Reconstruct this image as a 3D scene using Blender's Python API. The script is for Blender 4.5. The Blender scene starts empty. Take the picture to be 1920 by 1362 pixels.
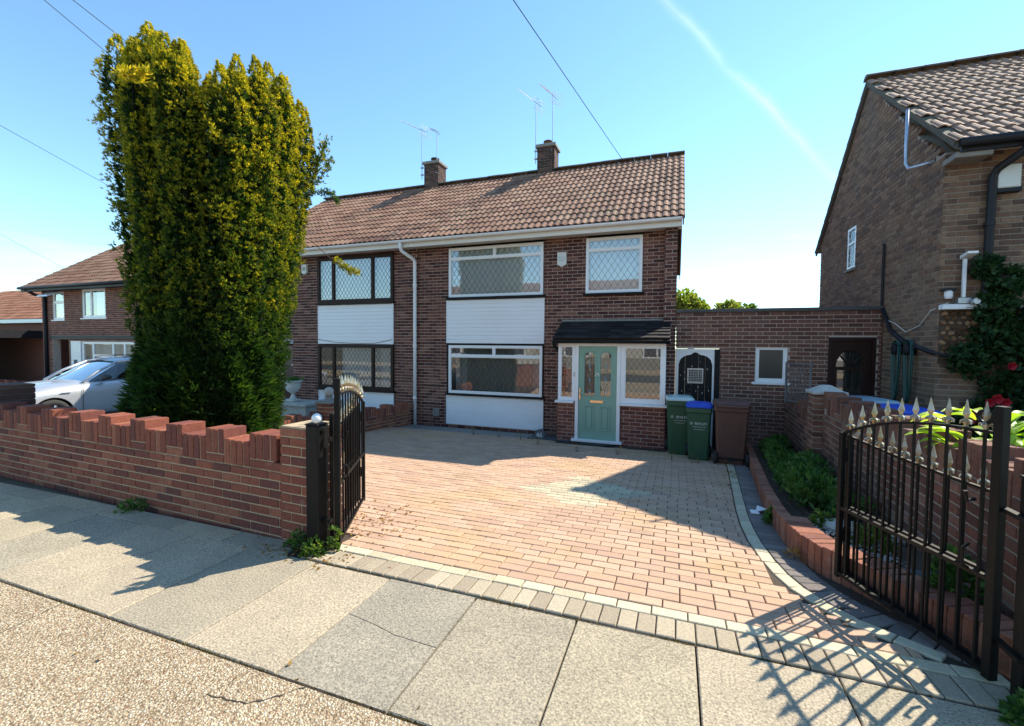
import bpy, math, random
import numpy as np
from mathutils import Vector, Matrix, Quaternion
random.seed(7); rng = np.random.default_rng(7)
S = bpy.context.scene
COL = S.collection
# ------------------------------------------------------------------ camera
CAMZ = 1.57
T_, P_, R_ = 0.348886, 0.0406014, 0.0081475
_fw = Vector((-math.sin(T_)*math.cos(P_), math.cos(T_)*math.cos(P_), -math.sin(P_)))
_rt = Vector((math.cos(T_), math.sin(T_), 0)); _up = _rt.cross(_fw)
_r2 = math.cos(R_)*_rt + math.sin(R_)*_up; _u2 = -math.sin(R_)*_rt + math.cos(R_)*_up
cd = bpy.data.cameras.new('camera'); cam = bpy.data.objects.new('camera', cd); COL.objects.link(cam)
cd.sensor_width = 36; cd.lens = 36*838.57/1920; cd.clip_start = .05; cd.clip_end = 2000
M = Matrix.Identity(4)
for i in range(3):
    M[i][0] = _r2[i]; M[i][1] = _u2[i]; M[i][2] = -_fw[i]
M[2][3] = CAMZ; cam.matrix_world = M; S.camera = cam
# ------------------------------------------------------------------ light
SUN = Vector((.645, .77, 1.0)).normalized()
w = bpy.data.worlds.new('World'); S.world = w; w.use_nodes = True
nt = w.node_tree; nt.nodes.clear()
def _n(t, **k):
    n = nt.nodes.new(t)
    for a, b in k.items(): setattr(n, a, b)
    return n
sky = _n('ShaderNodeTexSky', sky_type='NISHITA', sun_disc=False, sun_elevation=math.asin(SUN.z),
         sun_rotation=math.atan2(SUN.x, SUN.y), air_density=1.0, dust_density=.0, ozone_density=1.5)
bg = _n('ShaderNodeBackground'); bg.inputs[1].default_value = .13
wo = _n('ShaderNodeOutputWorld')
# thin high cloud: a contrail (band along a great circle) and a few faint wisps low over the roofs
tc = _n('ShaderNodeTexCoord')
def camdir(x, y):
    return (_r2*((x-960)/838.57) - _u2*((y-681)/838.57) + _fw).normalized()
c0, c1 = camdir(1255, 5), camdir(1560, 330)
nrm = c0.cross(c1).normalized(); mid = camdir(1380, 120)
def vdot(v):
    a = _n('ShaderNodeVectorMath', operation='DOT_PRODUCT'); nt.links.new(tc.outputs['Generated'], a.inputs[0]); a.inputs[1].default_value = v; return a.outputs['Value']
def mth(op, a, b=None, clamp=False):
    m = _n('ShaderNodeMath', operation=op); m.use_clamp = clamp
    for i, v in enumerate((a, b)):
        if v is None: continue
        if isinstance(v, (int, float)): m.inputs[i].default_value = v
        else: nt.links.new(v, m.inputs[i])
    return m.outputs[0]
nz = _n('ShaderNodeTexNoise'); nz.inputs['Scale'].default_value = 9; nz.inputs['Detail'].default_value = 6
nt.links.new(tc.outputs['Generated'], nz.inputs['Vector'])
dist = mth('ABSOLUTE', mth('ADD', vdot(nrm), mth('MULTIPLY', mth('SUBTRACT', nz.outputs['Fac'], .5), .03)))
band = mth('SUBTRACT', 1.0, mth('MULTIPLY', dist, 62.0), True)
band = mth('MULTIPLY', band, band)
fall = mth('MULTIPLY', mth('SUBTRACT', vdot(mid), .93), 14.0, True)
con = mth('MULTIPLY', mth('MULTIPLY', band, fall), mth('MULTIPLY', mth('SUBTRACT', nz.outputs['Fac'], .2, True), .5))
mp = _n('ShaderNodeMapping'); mp.inputs['Scale'].default_value = (2.2, 2.2, 14); nt.links.new(tc.outputs['Generated'], mp.inputs['Vector'])
nz2 = _n('ShaderNodeTexNoise'); nz2.inputs['Scale'].default_value = 1.6; nz2.inputs['Detail'].default_value = 7; nt.links.new(mp.outputs[0], nz2.inputs['Vector'])
sep = _n('ShaderNodeSeparateXYZ'); nt.links.new(tc.outputs['Generated'], sep.inputs[0])
wis = mth('MULTIPLY', mth('MULTIPLY', mth('SUBTRACT', nz2.outputs['Fac'], .56), 5.0, True), mth('SUBTRACT', .55, mth('MULTIPLY', sep.outputs['Z'], 2.2), True))
cl = mth('ADD', con, wis, True)
tint = _n('ShaderNodeMixRGB', blend_type='MULTIPLY'); tint.inputs[0].default_value = 1; nt.links.new(sky.outputs[0], tint.inputs[1]); tint.inputs[2].default_value = (.82, 1.025, 1.05, 1)
mx = _n('ShaderNodeMixRGB'); nt.links.new(cl, mx.inputs[0]); nt.links.new(tint.outputs[0], mx.inputs[1]); mx.inputs[2].default_value = (7.2, 7.4, 7.6, 1)
nt.links.new(mx.outputs[0], bg.inputs[0]); nt.links.new(bg.outputs[0], wo.inputs[0])
sd = bpy.data.lights.new('sun', 'SUN'); sd.energy = 4.1; sd.angle = math.radians(.53); sd.color = (1, .91, .76)
so = bpy.data.objects.new('sun', sd); COL.objects.link(so); so.location = (8, 10, 14)
so.rotation_euler = SUN.to_track_quat('Z', 'Y').to_euler()
S.view_settings.view_transform = 'Standard'; S.view_settings.look = 'None'
S.view_settings.exposure = 1.15; S.view_settings.gamma = 1; S.view_settings.use_curve_mapping = False
S.render.engine = 'CYCLES'

# ------------------------------------------------------------------ helpers
YF, YH, ZH = 2.62, 9.74, -.46
def zg(y):
    return 0. if y < YF else ZH*min(1, (y-YF)/(YH-YF))
SL = math.atan2(ZH, YH-YF)
def px(p):
    d = Vector(p)-Vector((0, 0, CAMZ)); z = d.dot(_fw)
    if z < .05: return (-9999, -9999, z)
    return (960+838.57*d.dot(_r2)/z, 681-838.57*d.dot(_u2)/z, z)
def inframe(p, m=60):
    a = px(p); return a[2] > .05 and -m < a[0] < 1920+m and -m < a[1] < 1362+m
WL = {}
def wloc(o): return WL.get(o.name, Vector((0, 0, 0)))
def tag(o, label=None, cat=None, group=None, kind=None):
    if label: o['label'] = label
    if cat: o['category'] = cat
    if group: o['group'] = group
    if kind: o['kind'] = kind
    return o
def empty(name, loc, label=None, cat=None, group=None, kind=None, rz=0, parent=None):
    o = bpy.data.objects.new(name, None); COL.objects.link(o); o.empty_display_size = .2
    o.location = loc; o.rotation_euler = (0, 0, rz)
    if parent:
        o.parent = parent; o.location = Vector(loc)-wloc(parent)
    WL[o.name] = Vector(loc)
    return tag(o, label, cat, group, kind)
def link(name, me, mat=None, parent=None, loc=None, rot=None, local=False):
    o = bpy.data.objects.new(name, me); COL.objects.link(o)
    if mat is not None and not me.materials: me.materials.append(mat)
    if parent: o.parent = parent
    L = Vector(loc) if loc is not None else Vector((0, 0, 0))
    o.location = L
    if rot is not None: o.rotation_euler = rot
    if parent and not local: WL[o.name] = L+wloc(parent)
    else: WL[o.name] = L
    return o
class MB:
    def __init__(s): s.v = []; s.f = []; s.m = []; s.mi = 0
    def add(s, vs, fs):
        b = len(s.v); s.v += [tuple(v) for v in vs]
        for f in fs: s.f.append([i+b for i in f]); s.m.append(s.mi)
        return s
    def box(s, x0, x1, y0, y1, z0, z1):
        return s.add([(x0,y0,z0),(x1,y0,z0),(x1,y1,z0),(x0,y1,z0),(x0,y0,z1),(x1,y0,z1),(x1,y1,z1),(x0,y1,z1)],
                     [(0,3,2,1),(4,5,6,7),(0,1,5,4),(1,2,6,5),(2,3,7,6),(3,0,4,7)])
    def cbox(s, x0, x1, y0, y1, z0, z1, c=.004):
        # chamfered box
        vs = []; idx = {}
        X = (x0, x1); Y = (y0, y1); Z = (z0, z1); sg = (1, -1)
        for i in (0,1):
            for j in (0,1):
                for k in (0,1):
                    idx[i,j,k] = len(vs)
                    vs += [(X[i], Y[j]+sg[j]*c, Z[k]+sg[k]*c), (X[i]+sg[i]*c, Y[j], Z[k]+sg[k]*c), (X[i]+sg[i]*c, Y[j]+sg[j]*c, Z[k])]
        fs = []
        q = lambda a, i, j, k: idx[i,j,k]+a
        fs += [[q(0,0,0,0),q(0,0,0,1),q(0,0,1,1),q(0,0,1,0)], [q(0,1,0,0),q(0,1,1,0),q(0,1,1,1),q(0,1,0,1)],
               [q(1,0,0,0),q(1,1,0,0),q(1,1,0,1),q(1,0,0,1)], [q(1,0,1,0),q(1,0,1,1),q(1,1,1,1),q(1,1,1,0)],
               [q(2,0,0,0),q(2,0,1,0),q(2,1,1,0),q(2,1,0,0)], [q(2,0,0,1),q(2,1,0,1),q(2,1,1,1),q(2,0,1,1)]]
        for i in (0,1):
            for j in (0,1):
                a = [q(0,i,j,0),q(1,i,j,0),q(1,i,j,1),q(0,i,j,1)]; fs.append(a if i == j else a[::-1])
            for k in (0,1):
                a = [q(0,i,0,k),q(2,i,0,k),q(2,i,1,k),q(0,i,1,k)]; fs.append(a[::-1] if i == k else a)
        for j in (0,1):
            for k in (0,1):
                a = [q(1,0,j,k),q(2,0,j,k),q(2,1,j,k),q(1,1,j,k)]; fs.append(a if j == k else a[::-1])
        for i in (0,1):
            for j in (0,1):
                for k in (0,1):
                    a = [q(0,i,j,k),q(1,i,j,k),q(2,i,j,k)]; fs.append(a[::-1] if (i+j+k) % 2 == 0 else a)
        return s.add(vs, fs)
    def prism(s, pts, h):     # pts: list of 3d points polygon, h: extrusion vector
        n = len(pts); h = Vector(h); p = [Vector(a) for a in pts]
        return s.add(p+[a+h for a in p], [list(range(n))[::-1], list(range(n, 2*n))]+[(i,(i+1)%n,(i+1)%n+n,i+n) for i in range(n)])
    def tube(s, pts, r, n=8, cap=True):
        pts = [Vector(p) for p in pts]; k = len(pts); rs = r if isinstance(r, (list, tuple)) else [r]*k
        t0 = (pts[1]-pts[0]).normalized(); a = Vector((0,0,1)) if abs(t0.z) < .9 else Vector((1,0,0))
        u = t0.cross(a).normalized(); vs = []; fs = []
        for i, p in enumerate(pts):
            t = (pts[min(i+1,k-1)]-pts[max(i-1,0)]).normalized()
            u = (u-t*u.dot(t)).normalized(); b = t.cross(u)
            for j in range(n):
                an = 2*math.pi*j/n; vs.append(p+(u*math.cos(an)+b*math.sin(an))*rs[i])
        for i in range(k-1):
            for j in range(n): fs.append((i*n+j, i*n+(j+1)%n, (i+1)*n+(j+1)%n, (i+1)*n+j))
        if cap: fs += [list(range(n))[::-1], list(range((k-1)*n, k*n))]
        return s.add(vs, fs)
    def lathe(s, prof, c=(0,0,0), n=12, axis='z', ph=0.):
        vs = []; fs = []; k = len(prof)
        for r, z in prof:
            for j in range(n):
                a = 2*math.pi*j/n+ph; p = (r*math.cos(a), r*math.sin(a), z)
                if axis == 'y': p = (p[0], p[2], p[1])
                if axis == 'x': p = (p[2], p[0], p[1])
                vs.append((p[0]+c[0], p[1]+c[1], p[2]+c[2]))
        fl = axis == 'y'
        for i in range(k-1):
            for j in range(n):
                q = (i*n+j, i*n+(j+1)%n, (i+1)*n+(j+1)%n, (i+1)*n+j); fs.append(q[::-1] if fl else q)
        fs += [list(range(n)) if fl else list(range(n))[::-1], list(range((k-1)*n, k*n))[::-1] if fl else list(range((k-1)*n, k*n))]
        return s.add(vs, fs)
    def mesh(s, name):
        me = bpy.data.meshes.new(name); me.from_pydata(s.v, [], s.f)
        if any(s.m): me.polygons.foreach_set('material_index', s.m)
        return me
    def build(s, name, mat, parent=None, smooth=False, local=False):
        # vertices are in world coordinates unless local
        me = s.mesh(name); off = Vector((0,0,0))
        if parent and not local: off = wloc(parent)
        if off.length: me.transform(Matrix.Translation(-off))
        for m in (mat if isinstance(mat, (list, tuple)) else [mat]): me.materials.append(m)
        if smooth: me.polygons.foreach_set('use_smooth', [True]*len(me.polygons))
        o = bpy.data.objects.new(name, me); COL.objects.link(o)
        if parent: o.parent = parent
        WL[o.name] = wloc(parent) if parent else Vector((0,0,0))
        return o
def rebase(o, loc):
    # give a one-mesh thing its origin at its base
    o.data.transform(Matrix.Translation(-Vector(loc))); o.location = loc; WL[o.name] = Vector(loc); return o

# ------------------------------------------------------------------ materials
def hexc(h):
    r = [int(h[i:i+2], 16)/255 for i in (0, 2, 4)]
    return tuple((c/12.92 if c <= .04045 else ((c+.055)/1.055)**2.4) for c in r)
class NT:
    def __init__(s, name):
        s.m = bpy.data.materials.new(name); s.m.use_nodes = True; s.t = s.m.node_tree; s.t.nodes.clear()
        s.out = s.n('ShaderNodeOutputMaterial'); s.b = s.n('ShaderNodeBsdfPrincipled'); s.l(s.b.outputs[0], s.out.inputs[0])
        s.geo = s.n('ShaderNodeNewGeometry'); s.pos = s.geo.outputs['Position']
    def n(s, t, **k):
        a = s.t.nodes.new(t)
        for x, y in k.items(): setattr(a, x, y)
        return a
    def l(s, a, b): s.t.links.new(a, b)
    def inp(s, sock, v):
        if isinstance(v, (int, float)): sock.default_value = v
        elif isinstance(v, (tuple, list)): sock.default_value = tuple(v)+((1,) if len(v) == 3 and sock.type == 'RGBA' else ())
        else: s.l(v, sock)
    def math(s, op, a, b=0., clamp=False):
        m = s.n('ShaderNodeMath', operation=op); m.use_clamp = clamp; s.inp(m.inputs[0], a); s.inp(m.inputs[1], b); return m.outputs[0]
    def mix(s, f, a, b, mode='MIX'):
        m = s.n('ShaderNodeMixRGB', blend_type=mode); s.inp(m.inputs[0], f); s.inp(m.inputs[1], a); s.inp(m.inputs[2], b); return m.outputs[0]
    def noise(s, sc, det=4, rough=.55, vec=None, out='Fac', stretch=None):
        v = vec or s.pos
        if stretch:
            mp = s.n('ShaderNodeMapping'); s.l(v, mp.inputs[0]); mp.inputs['Scale'].default_value = stretch; v = mp.outputs[0]
        a = s.n('ShaderNodeTexNoise'); a.inputs['Scale'].default_value = sc; a.inputs['Detail'].default_value = det; a.inputs['Roughness'].default_value = rough
        s.l(v, a.inputs['Vector']); return a.outputs[out]
    def voro(s, sc, feat='F1', out='Distance', vec=None):
        a = s.n('ShaderNodeTexVoronoi', feature=feat); a.inputs['Scale'].default_value = sc; s.l(vec or s.pos, a.inputs['Vector']); return a.outputs[out]
    def ramp(s, f, stops, interp='LINEAR'):
        r = s.n('ShaderNodeValToRGB'); r.color_ramp.interpolation = interp; e = r.color_ramp.elements
        while len(e) < len(stops): e.new(.5)
        for a, (p, c) in zip(e, stops): a.position = p; a.color = tuple(c)+(1,) if len(c) == 3 else c
        s.l(f, r.inputs[0]); return r.outputs[0]
    def rnd(s):
        oi = s.n('ShaderNodeObjectInfo'); a = s.math('MULTIPLY', s.geo.outputs['Random Per Island'], 7.313)
        return s.math('FRACT', s.math('ADD', oi.outputs['Random'], a))
    def bump(s, h, st=.3, d=.01):
        b = s.n('ShaderNodeBump'); b.inputs['Strength'].default_value = st; b.inputs['Distance'].default_value = d; s.l(h, b.inputs['Height']); s.l(b.outputs[0], s.b.inputs['Normal'])
    def col(s, c): s.inp(s.b.inputs['Base Color'], c)
    def fin(s, rough=.6, metal=0., spec=.5, coat=0.):
        s.inp(s.b.inputs['Roughness'], rough); s.b.inputs['Metallic'].default_value = metal; s.b.inputs['Specular IOR Level'].default_value = spec
        if coat: s.b.inputs['Coat Weight'].default_value = coat; s.b.inputs['Coat Roughness'].default_value = .04
        return s.m
def plain(name, c, rough=.5, metal=0., spec=.5, var=.15, sc=6., bump=0., bsc=80., coat=0.):
    m = NT(name); f = m.noise(sc, 5)
    d = tuple(x*(1-var) for x in c); e = tuple(min(1, x*(1+var)) for x in c)
    m.col(m.mix(f, d, e))
    if bump: m.bump(m.noise(bsc, 4), bump, .004)
    rr = m.math('ADD', m.math('MULTIPLY', m.noise(sc*3, 3), .16), rough-.08)
    return m.fin(rr, metal, spec, coat)
def pieces(name, cols, rough=.85, mott=.35, sc=30., bump=.5, bsc=120., stain=None, spec=.3):
    # look-alike pieces (bricks, pavers, tiles): each takes its own tone, with mottling and relief
    m = NT(name); k = len(cols)
    r = m.ramp(m.rnd(), [(i/k, c) for i, c in enumerate(cols)], 'CONSTANT')
    n1 = m.noise(sc, 6, .65); n2 = m.noise(bsc, 3)
    c = m.mix(mott, r, m.ramp(n1, [(.25, (.25,.25,.25)), (.75, (1.5,1.5,1.5))]), 'MULTIPLY')
    if stain:
        for (col, ssc, lo, hi, amt) in stain:
            f = m.math('MULTIPLY', m.math('MULTIPLY', m.math('SUBTRACT', m.noise(ssc, 5, .6), lo), 1/(hi-lo), True), amt)
            c = m.mix(f, c, col)
    m.col(c); m.bump(m.math('ADD', m.math('MULTIPLY', n1, .7), n2), bump, .004)
    return m.fin(rough, 0, spec)
MAT = {}
A = MAT
A['brickA'] = pieces('brick_plum', [hexc(h) for h in ('6e463c','623c34','7a5145','512f2b','68413a','825c4e','5a3832','492d2a')], mott=.45, stain=[((.30,.22,.19), 3, .62, .8, .35)])
A['brickP'] = pieces('brick_porch', [hexc(h) for h in ('7e4a3e','734338','875546','6a3c34','7a473c')], mott=.4)
A['brickG'] = pieces('brick_garage', [hexc(h) for h in ('7a5246','6f483d','835c4e','5f3f37','6a4639','755446')], mott=.45, stain=[((.10,.085,.075), 1.2, .48, .75, .55)])
A['brickN'] = pieces('brick_weathered', [hexc(h) for h in ('80634f','765a47','896c57','6a5143','7a5b47','8c7058','604a3d','7d6450')], mott=.5, stain=[((.20,.165,.135), .7, .45, .75, .45), ((.09,.075,.07), 1.5, .58, .75, .3)])
A['brickW'] = pieces('brick_red_wall', [hexc(h) for h in ('8c5240','80493a','97604a','74443a','854d3c','6c423a','915642')], mott=.45, bump=.7, stain=[((.42,.33,.25), 4, .62, .85, .3), ((.05,.06,.035), 2.2, .6, .8, .25)])
A['brickR'] = pieces('brick_brown_wall', [hexc(h) for h in ('7e5748','704a3d','886252','614137','795040','6d4e43')], mott=.5, bump=.7, stain=[((.33,.28,.22), 3, .55, .8, .45)])
A['brickE'] = pieces('brick_edging', [hexc(h) for h in ('94604c','875443','9f6d57','7b4f42','8d5b49')], mott=.45, bump=.7, stain=[((.45,.40,.34), 5, .6, .8, .4)])
A['brickC'] = pieces('brick_far', [hexc(h) for h in ('7a4a3c','6b4034','855445','5c382f','744437')], mott=.35)
A['brickK'] = pieces('brick_chimney', [hexc(h) for h in ('5a4038','4c3630','664a40','42302c')], mott=.5)
A['brickD'] = pieces('brick_dark', [hexc(h) for h in ('59433b','4d3933','634d43')], mott=.4)
A['mortar'] = plain('mortar', (.50,.40,.33), .95, var=.2, sc=12, bump=.4)
A['mortarW'] = plain('mortar_sand', (.43,.33,.21), .95, var=.2, sc=12, bump=.4)
A['mortarN'] = plain('mortar_old', (.33,.28,.23), .95, var=.25, sc=5, bump=.4)
def tilemat(name, cols, lich=.5):
    m = NT(name); k = len(cols); r = m.ramp(m.rnd(), [(i/k, c) for i, c in enumerate(cols)], 'CONSTANT')
    n1 = m.noise(18, 6, .65); c = m.mix(.4, r, m.ramp(n1, [(.25, (.4,.4,.4)), (.75, (1.4,1.4,1.4))]), 'MULTIPLY')
    f = m.math('MULTIPLY', m.math('MULTIPLY', m.math('SUBTRACT', m.noise(1.1, 6, .7), .5), 4, True), lich)
    c = m.mix(f, c, (.30,.26,.17)); m.col(c); m.bump(m.noise(160, 3), .4, .004)
    return m.fin(.82, 0, .22)
A['tileA'] = tilemat('tile_brown', [hexc(h) for h in ('8c6a58','80604f','957461','755648','876654')], .35)
A['tileN'] = tilemat('tile_grey_brown', [hexc(h) for h in ('9a7c6a','8e705f','a48674','846858')], .3)
A['tileC'] = tilemat('tile_far', [hexc(h) for h in ('7c5f4f','725546','866858')], .3)
A['tileD'] = tilemat('tile_orange', [hexc(h) for h in ('8e6450','825a47','986e58')], .2)
A['tileP'] = tilemat('tile_black', [hexc(h) for h in ('2e2b2c','262425','383536')], .06)
A['ridge'] = plain('ridge_tile', (.10,.085,.06), .9, var=.4, sc=8, bump=.4)
pst = [((.52,.36,.12), .8, .5, .68, .34), ((.20,.15,.11), 1.6, .56, .74, .38), ((.12,.10,.085), .55, .60, .72, .30), ((.10,.085,.07), 5.5, .66, .74, .35)]
A['paver'] = pieces('paver_terracotta', [hexc(h) for h in ('bb9b81','b6967c','c0a188','b4957e','ba9b82','b0917b','bd9e86')], mott=.26, sc=60, bump=.6, bsc=260, stain=pst)
A['paverC'] = pieces('paver_cream', [hexc(h) for h in ('bdb296','b4a98f','c4ba9f')], mott=.35, sc=60, bump=.6, bsc=260, stain=[((.42,.33,.16), .9, .6, .8, .3)])
A['paverB'] = pieces('paver_buff', [hexc(h) for h in ('b9ad92','b0a58c','c0b499')], mott=.35, sc=60, bump=.6, bsc=260)
A['paverG'] = pieces('paver_charcoal', [hexc(h) for h in ('77706c','6c6663','807772','736a66')], mott=.4, sc=60, bump=.6, bsc=260)
A['paverS'] = pieces('paver_brown_grey', [hexc(h) for h in ('ada089','a2957f','b4a790','9a8d79')], mott=.45, sc=70, bump=.6, bsc=260)
A['joint'] = plain('joint_sand', (.055,.04,.028), .95, var=.4, sc=40, bump=.5)
def slabmat(name='concrete_slab', tone=None):
    m = NT(name); r = m.rnd()
    c = m.ramp(r, [(0, hexc('a59985')), (.22, hexc('98907f')), (.45, hexc('aa9e87')), (.68, hexc('9e9480')), (.85, hexc('978e7d'))], 'CONSTANT')
    if tone: c = m.mix(0., tone, tone)
    v = m.voro(80); n = m.noise(85, 5, .8); n2 = m.noise(3.5, 5, .6)
    c = m.mix(.75, c, m.ramp(n, [(.34, (.22,.21,.19)), (.5, (1,1,1)), (.66, (1.9,1.82,1.68))]), 'MULTIPLY')
    c = m.mix(.5, c, m.ramp(n2, [(.3, (.72,.72,.70)), (.7, (1.15,1.13,1.08))]), 'MULTIPLY')
    m.col(c); m.bump(m.math('ADD', n, m.math('MULTIPLY', v, .8)), .55, .004); return m.fin(.9, 0, .25)
A['slab'] = slabmat(); A['slabG'] = slabmat('grey_slab', hexc('918a7c'))
def aggmat():
    m = NT('exposed_aggregate'); vc = m.voro(105, 'F1', 'Color'); vd = m.voro(105); vd2 = m.voro(240)
    sepx = m.n('ShaderNodeSeparateColor'); m.l(vc, sepx.inputs[0])
    c = m.ramp(sepx.outputs[0], [(0, hexc('bba98e')), (.2, hexc('cbbca2')), (.45, hexc('a08f78')), (.6, hexc('d6cab2')), (.84, hexc('b2967b')), (.95, hexc('e4dccc'))], 'CONSTANT')
    c = m.mix(.8, c, m.ramp(vd, [(.2, (1.05,1.05,1.05)), (.6, (.45,.40,.34))]), 'MULTIPLY')
    n2 = m.noise(2.6, 5, .6); c = m.mix(.55, c, m.ramp(n2, [(.3, (.75,.72,.68)), (.7, (1.15,1.12,1.05))]), 'MULTIPLY')
    m.col(c); m.bump(m.math('SUBTRACT', m.math('MULTIPLY', vd2, .3), vd), .9, .008); return m.fin(.88, 0, .25)
A['agg'] = aggmat()
A['tarmac'] = plain('asphalt', (.055,.053,.05), .9, var=.3, sc=30, bump=.6, bsc=200)
A['soil'] = plain('soil', (.075,.05,.032), .98, var=.5, sc=25, bump=.9, bsc=60)
A['earth'] = plain('garden_ground', (.10,.085,.055), .98, var=.45, sc=4, bump=.8, bsc=40)
A['conc'] = plain('concrete', (.24,.225,.20), .92, var=.3, sc=5, bump=.5, bsc=120)
A['upvc'] = plain('white_upvc', (.80,.80,.79), .3, var=.04, sc=3)
def cladmat():
    m = NT('white_cladding'); n = m.noise(1.3, 5, .65); n2 = m.noise(30, 4)
    m.col(m.mix(m.math('MULTIPLY', m.math('SUBTRACT', n, .5), 1.2, True), (.82,.82,.83), (.70,.69,.67))); m.bump(n2, .05, .003); return m.fin(.42)
A['clad'] = cladmat(); A['render'] = plain('cream_render', (.50,.46,.40), .9, var=.1, sc=3)
A['mortarD'] = plain('mortar_dark', (.10,.08,.07), .95, var=.2, sc=12)
A['fascia'] = plain('cream_fascia', (.72,.68,.60), .45, var=.1, sc=3)
A['soffit'] = plain('soffit', (.58,.56,.50), .6, var=.12, sc=6)
A['brownframe'] = plain('dark_brown_timber', (.030,.014,.010), .55, spec=.2, var=.3, sc=6)
A['blackp'] = plain('black_paint', (.010,.010,.011), .55, spec=.22, var=.3, sc=9, bump=.15)
A['lead'] = plain('lead_came', (.055,.058,.06), .5, metal=.3, var=.2)
def glassmat(name, tint=(.86,.9,.9), r=.015, fm=2.0, fa=.10):
    m = NT(name); t = m.n('ShaderNodeBsdfTransparent'); t.inputs[0].default_value = tint+(1,)
    g = m.n('ShaderNodeBsdfGlossy'); g.inputs['Roughness'].default_value = r; g.inputs['Color'].default_value = (1,1,1,1)
    fr = m.n('ShaderNodeFresnel'); fr.inputs[0].default_value = 1.52
    f = m.math('ADD', m.math('MULTIPLY', fr.outputs[0], fm), fa, True)
    mx = m.n('ShaderNodeMixShader'); m.l(f, mx.inputs[0]); m.l(t.outputs[0], mx.inputs[1]); m.l(g.outputs[0], mx.inputs[2])
    b = m.n('ShaderNodeBump'); b.inputs['Strength'].default_value = .03; b.inputs['Distance'].default_value = .02; m.l(m.noise(1.7, 1), b.inputs['Height']); m.l(b.outputs[0], g.inputs['Normal'])
    m.l(mx.outputs[0], m.out.inputs[0]); return m.m
A['glass'] = glassmat('window_glass')
A['cglass'] = glassmat('car_glass', (.25,.3,.3), .01, .9, .02); A['oglass'] = glassmat('obscure_glass', (.20,.25,.23), .35, .9, .03)
A['curtain'] = plain('net_curtain', (.82,.85,.86), .9, var=.06, sc=5)
A['midtone'] = plain('grey_window_sheet', (.34,.33,.33), .9, var=.1, sc=4)  # added grey sheet gives the downstairs glass its mid-grey reflected tone
A['blind'] = plain('pale_blind', (.62,.66,.66), .8, var=.08, sc=3)
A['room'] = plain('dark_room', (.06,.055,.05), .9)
A['door'] = plain('sage_green_door', hexc('80a492'), .5, var=.06, sc=4, bump=.1, bsc=200)
A['brass'] = plain('brass', (.75,.58,.36), .28, metal=1., var=.1)
A['chrome'] = plain('chrome', (.7,.7,.7), .2, metal=1., var=.1)
A['dpblack'] = plain('black_pipe', (.018,.018,.021), .5, spec=.25, var=.3)
A['browndoor'] = plain('mahogany_door', (.028,.011,.008), .5, spec=.22, var=.3, sc=9)
A['iron'] = plain('wrought_iron_black', (.007,.0065,.006), .5, spec=.2, var=.5, sc=14, bump=.2)
def finmat():
    m = NT('worn_gilt'); f = m.noise(30, 4); m.col(m.ramp(f, [(.35, (.34,.25,.12)), (.55, (.42,.38,.30)), (.75, (.50,.48,.43))])); m.bump(f, .3, .003); return m.fin(.42, .75)
A['gilt'] = finmat()
A['binG'] = plain('green_bin', (.022,.075,.035), .45, var=.15, sc=5)
A['binB'] = plain('brown_bin', (.115,.05,.034), .5, var=.18, sc=5)
A['lidB'] = plain('blue_lid', (.012,.07,.50), .42, var=.1, sc=6)
A['lidGlare'] = plain('glare_lid', (.45,.58,.55), .25, var=.15, sc=6)  # white glare on the lid put into its colour
A['rubber'] = plain('rubber', (.02,.02,.02), .75)
A['print'] = plain('white_print', (.62,.66,.62), .6)
A['stone'] = plain('pale_stone', (.42,.40,.36), .9, var=.3, sc=9, bump=.7, bsc=50)
A['urn'] = plain('weathered_white_urn', (.55,.54,.50), .85, var=.25, sc=14, bump=.5, bsc=60)
A['ball'] = plain('white_ball', (.72,.74,.76), .18, var=.1, sc=9)
A['bark'] = plain('bark', (.075,.05,.035), .95, var=.4, sc=20, bump=.8, bsc=50)
A['alum'] = plain('aluminium', (.42,.43,.44), .4, metal=.8, var=.2)
A['pipe'] = plain('galvanised_pipe', (.5,.54,.62), .35, metal=.6, var=.1)
A['hose'] = plain('green_hose', (.02,.075,.065), .45, var=.3)
A['trellis'] = plain('grey_trellis', (.13,.12,.12), .8, var=.3, sc=12)
A['boxw'] = plain('alarm_box_white', (.66,.65,.58), .5, var=.12, sc=8)
A['wire'] = plain('wire_black', (.03,.03,.03), .6)
A['coping'] = plain('dark_coping', (.085,.08,.075), .9, var=.4, sc=6, bump=.4)
A['stoneclad'] = pieces('stone_cladding', [hexc(h) for h in ('8a6446','765038','9a7656','67482f','8c6c50','553c2a')], mott=.5, bump=.9, bsc=40)
A['carpaint'] = plain('silver_paint', (.50,.51,.53), .35, metal=.45, var=.02, sc=1., coat=.6)
A['plastic'] = plain('black_plastic', (.025,.025,.027), .55, var=.2)
A['tyre'] = plain('tyre', (.03,.029,.028), .85, var=.2, sc=20)
A['alloy'] = plain('alloy', (.6,.6,.61), .3, metal=.9)
A['lens'] = plain('headlamp', (.6,.62,.65), .1, var=.1)
A['red'] = plain('red_plastic', (.5,.03,.03), .4)
A['slate'] = plain('slate_chip', (.07,.075,.09), .6, var=.5, sc=60)
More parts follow.
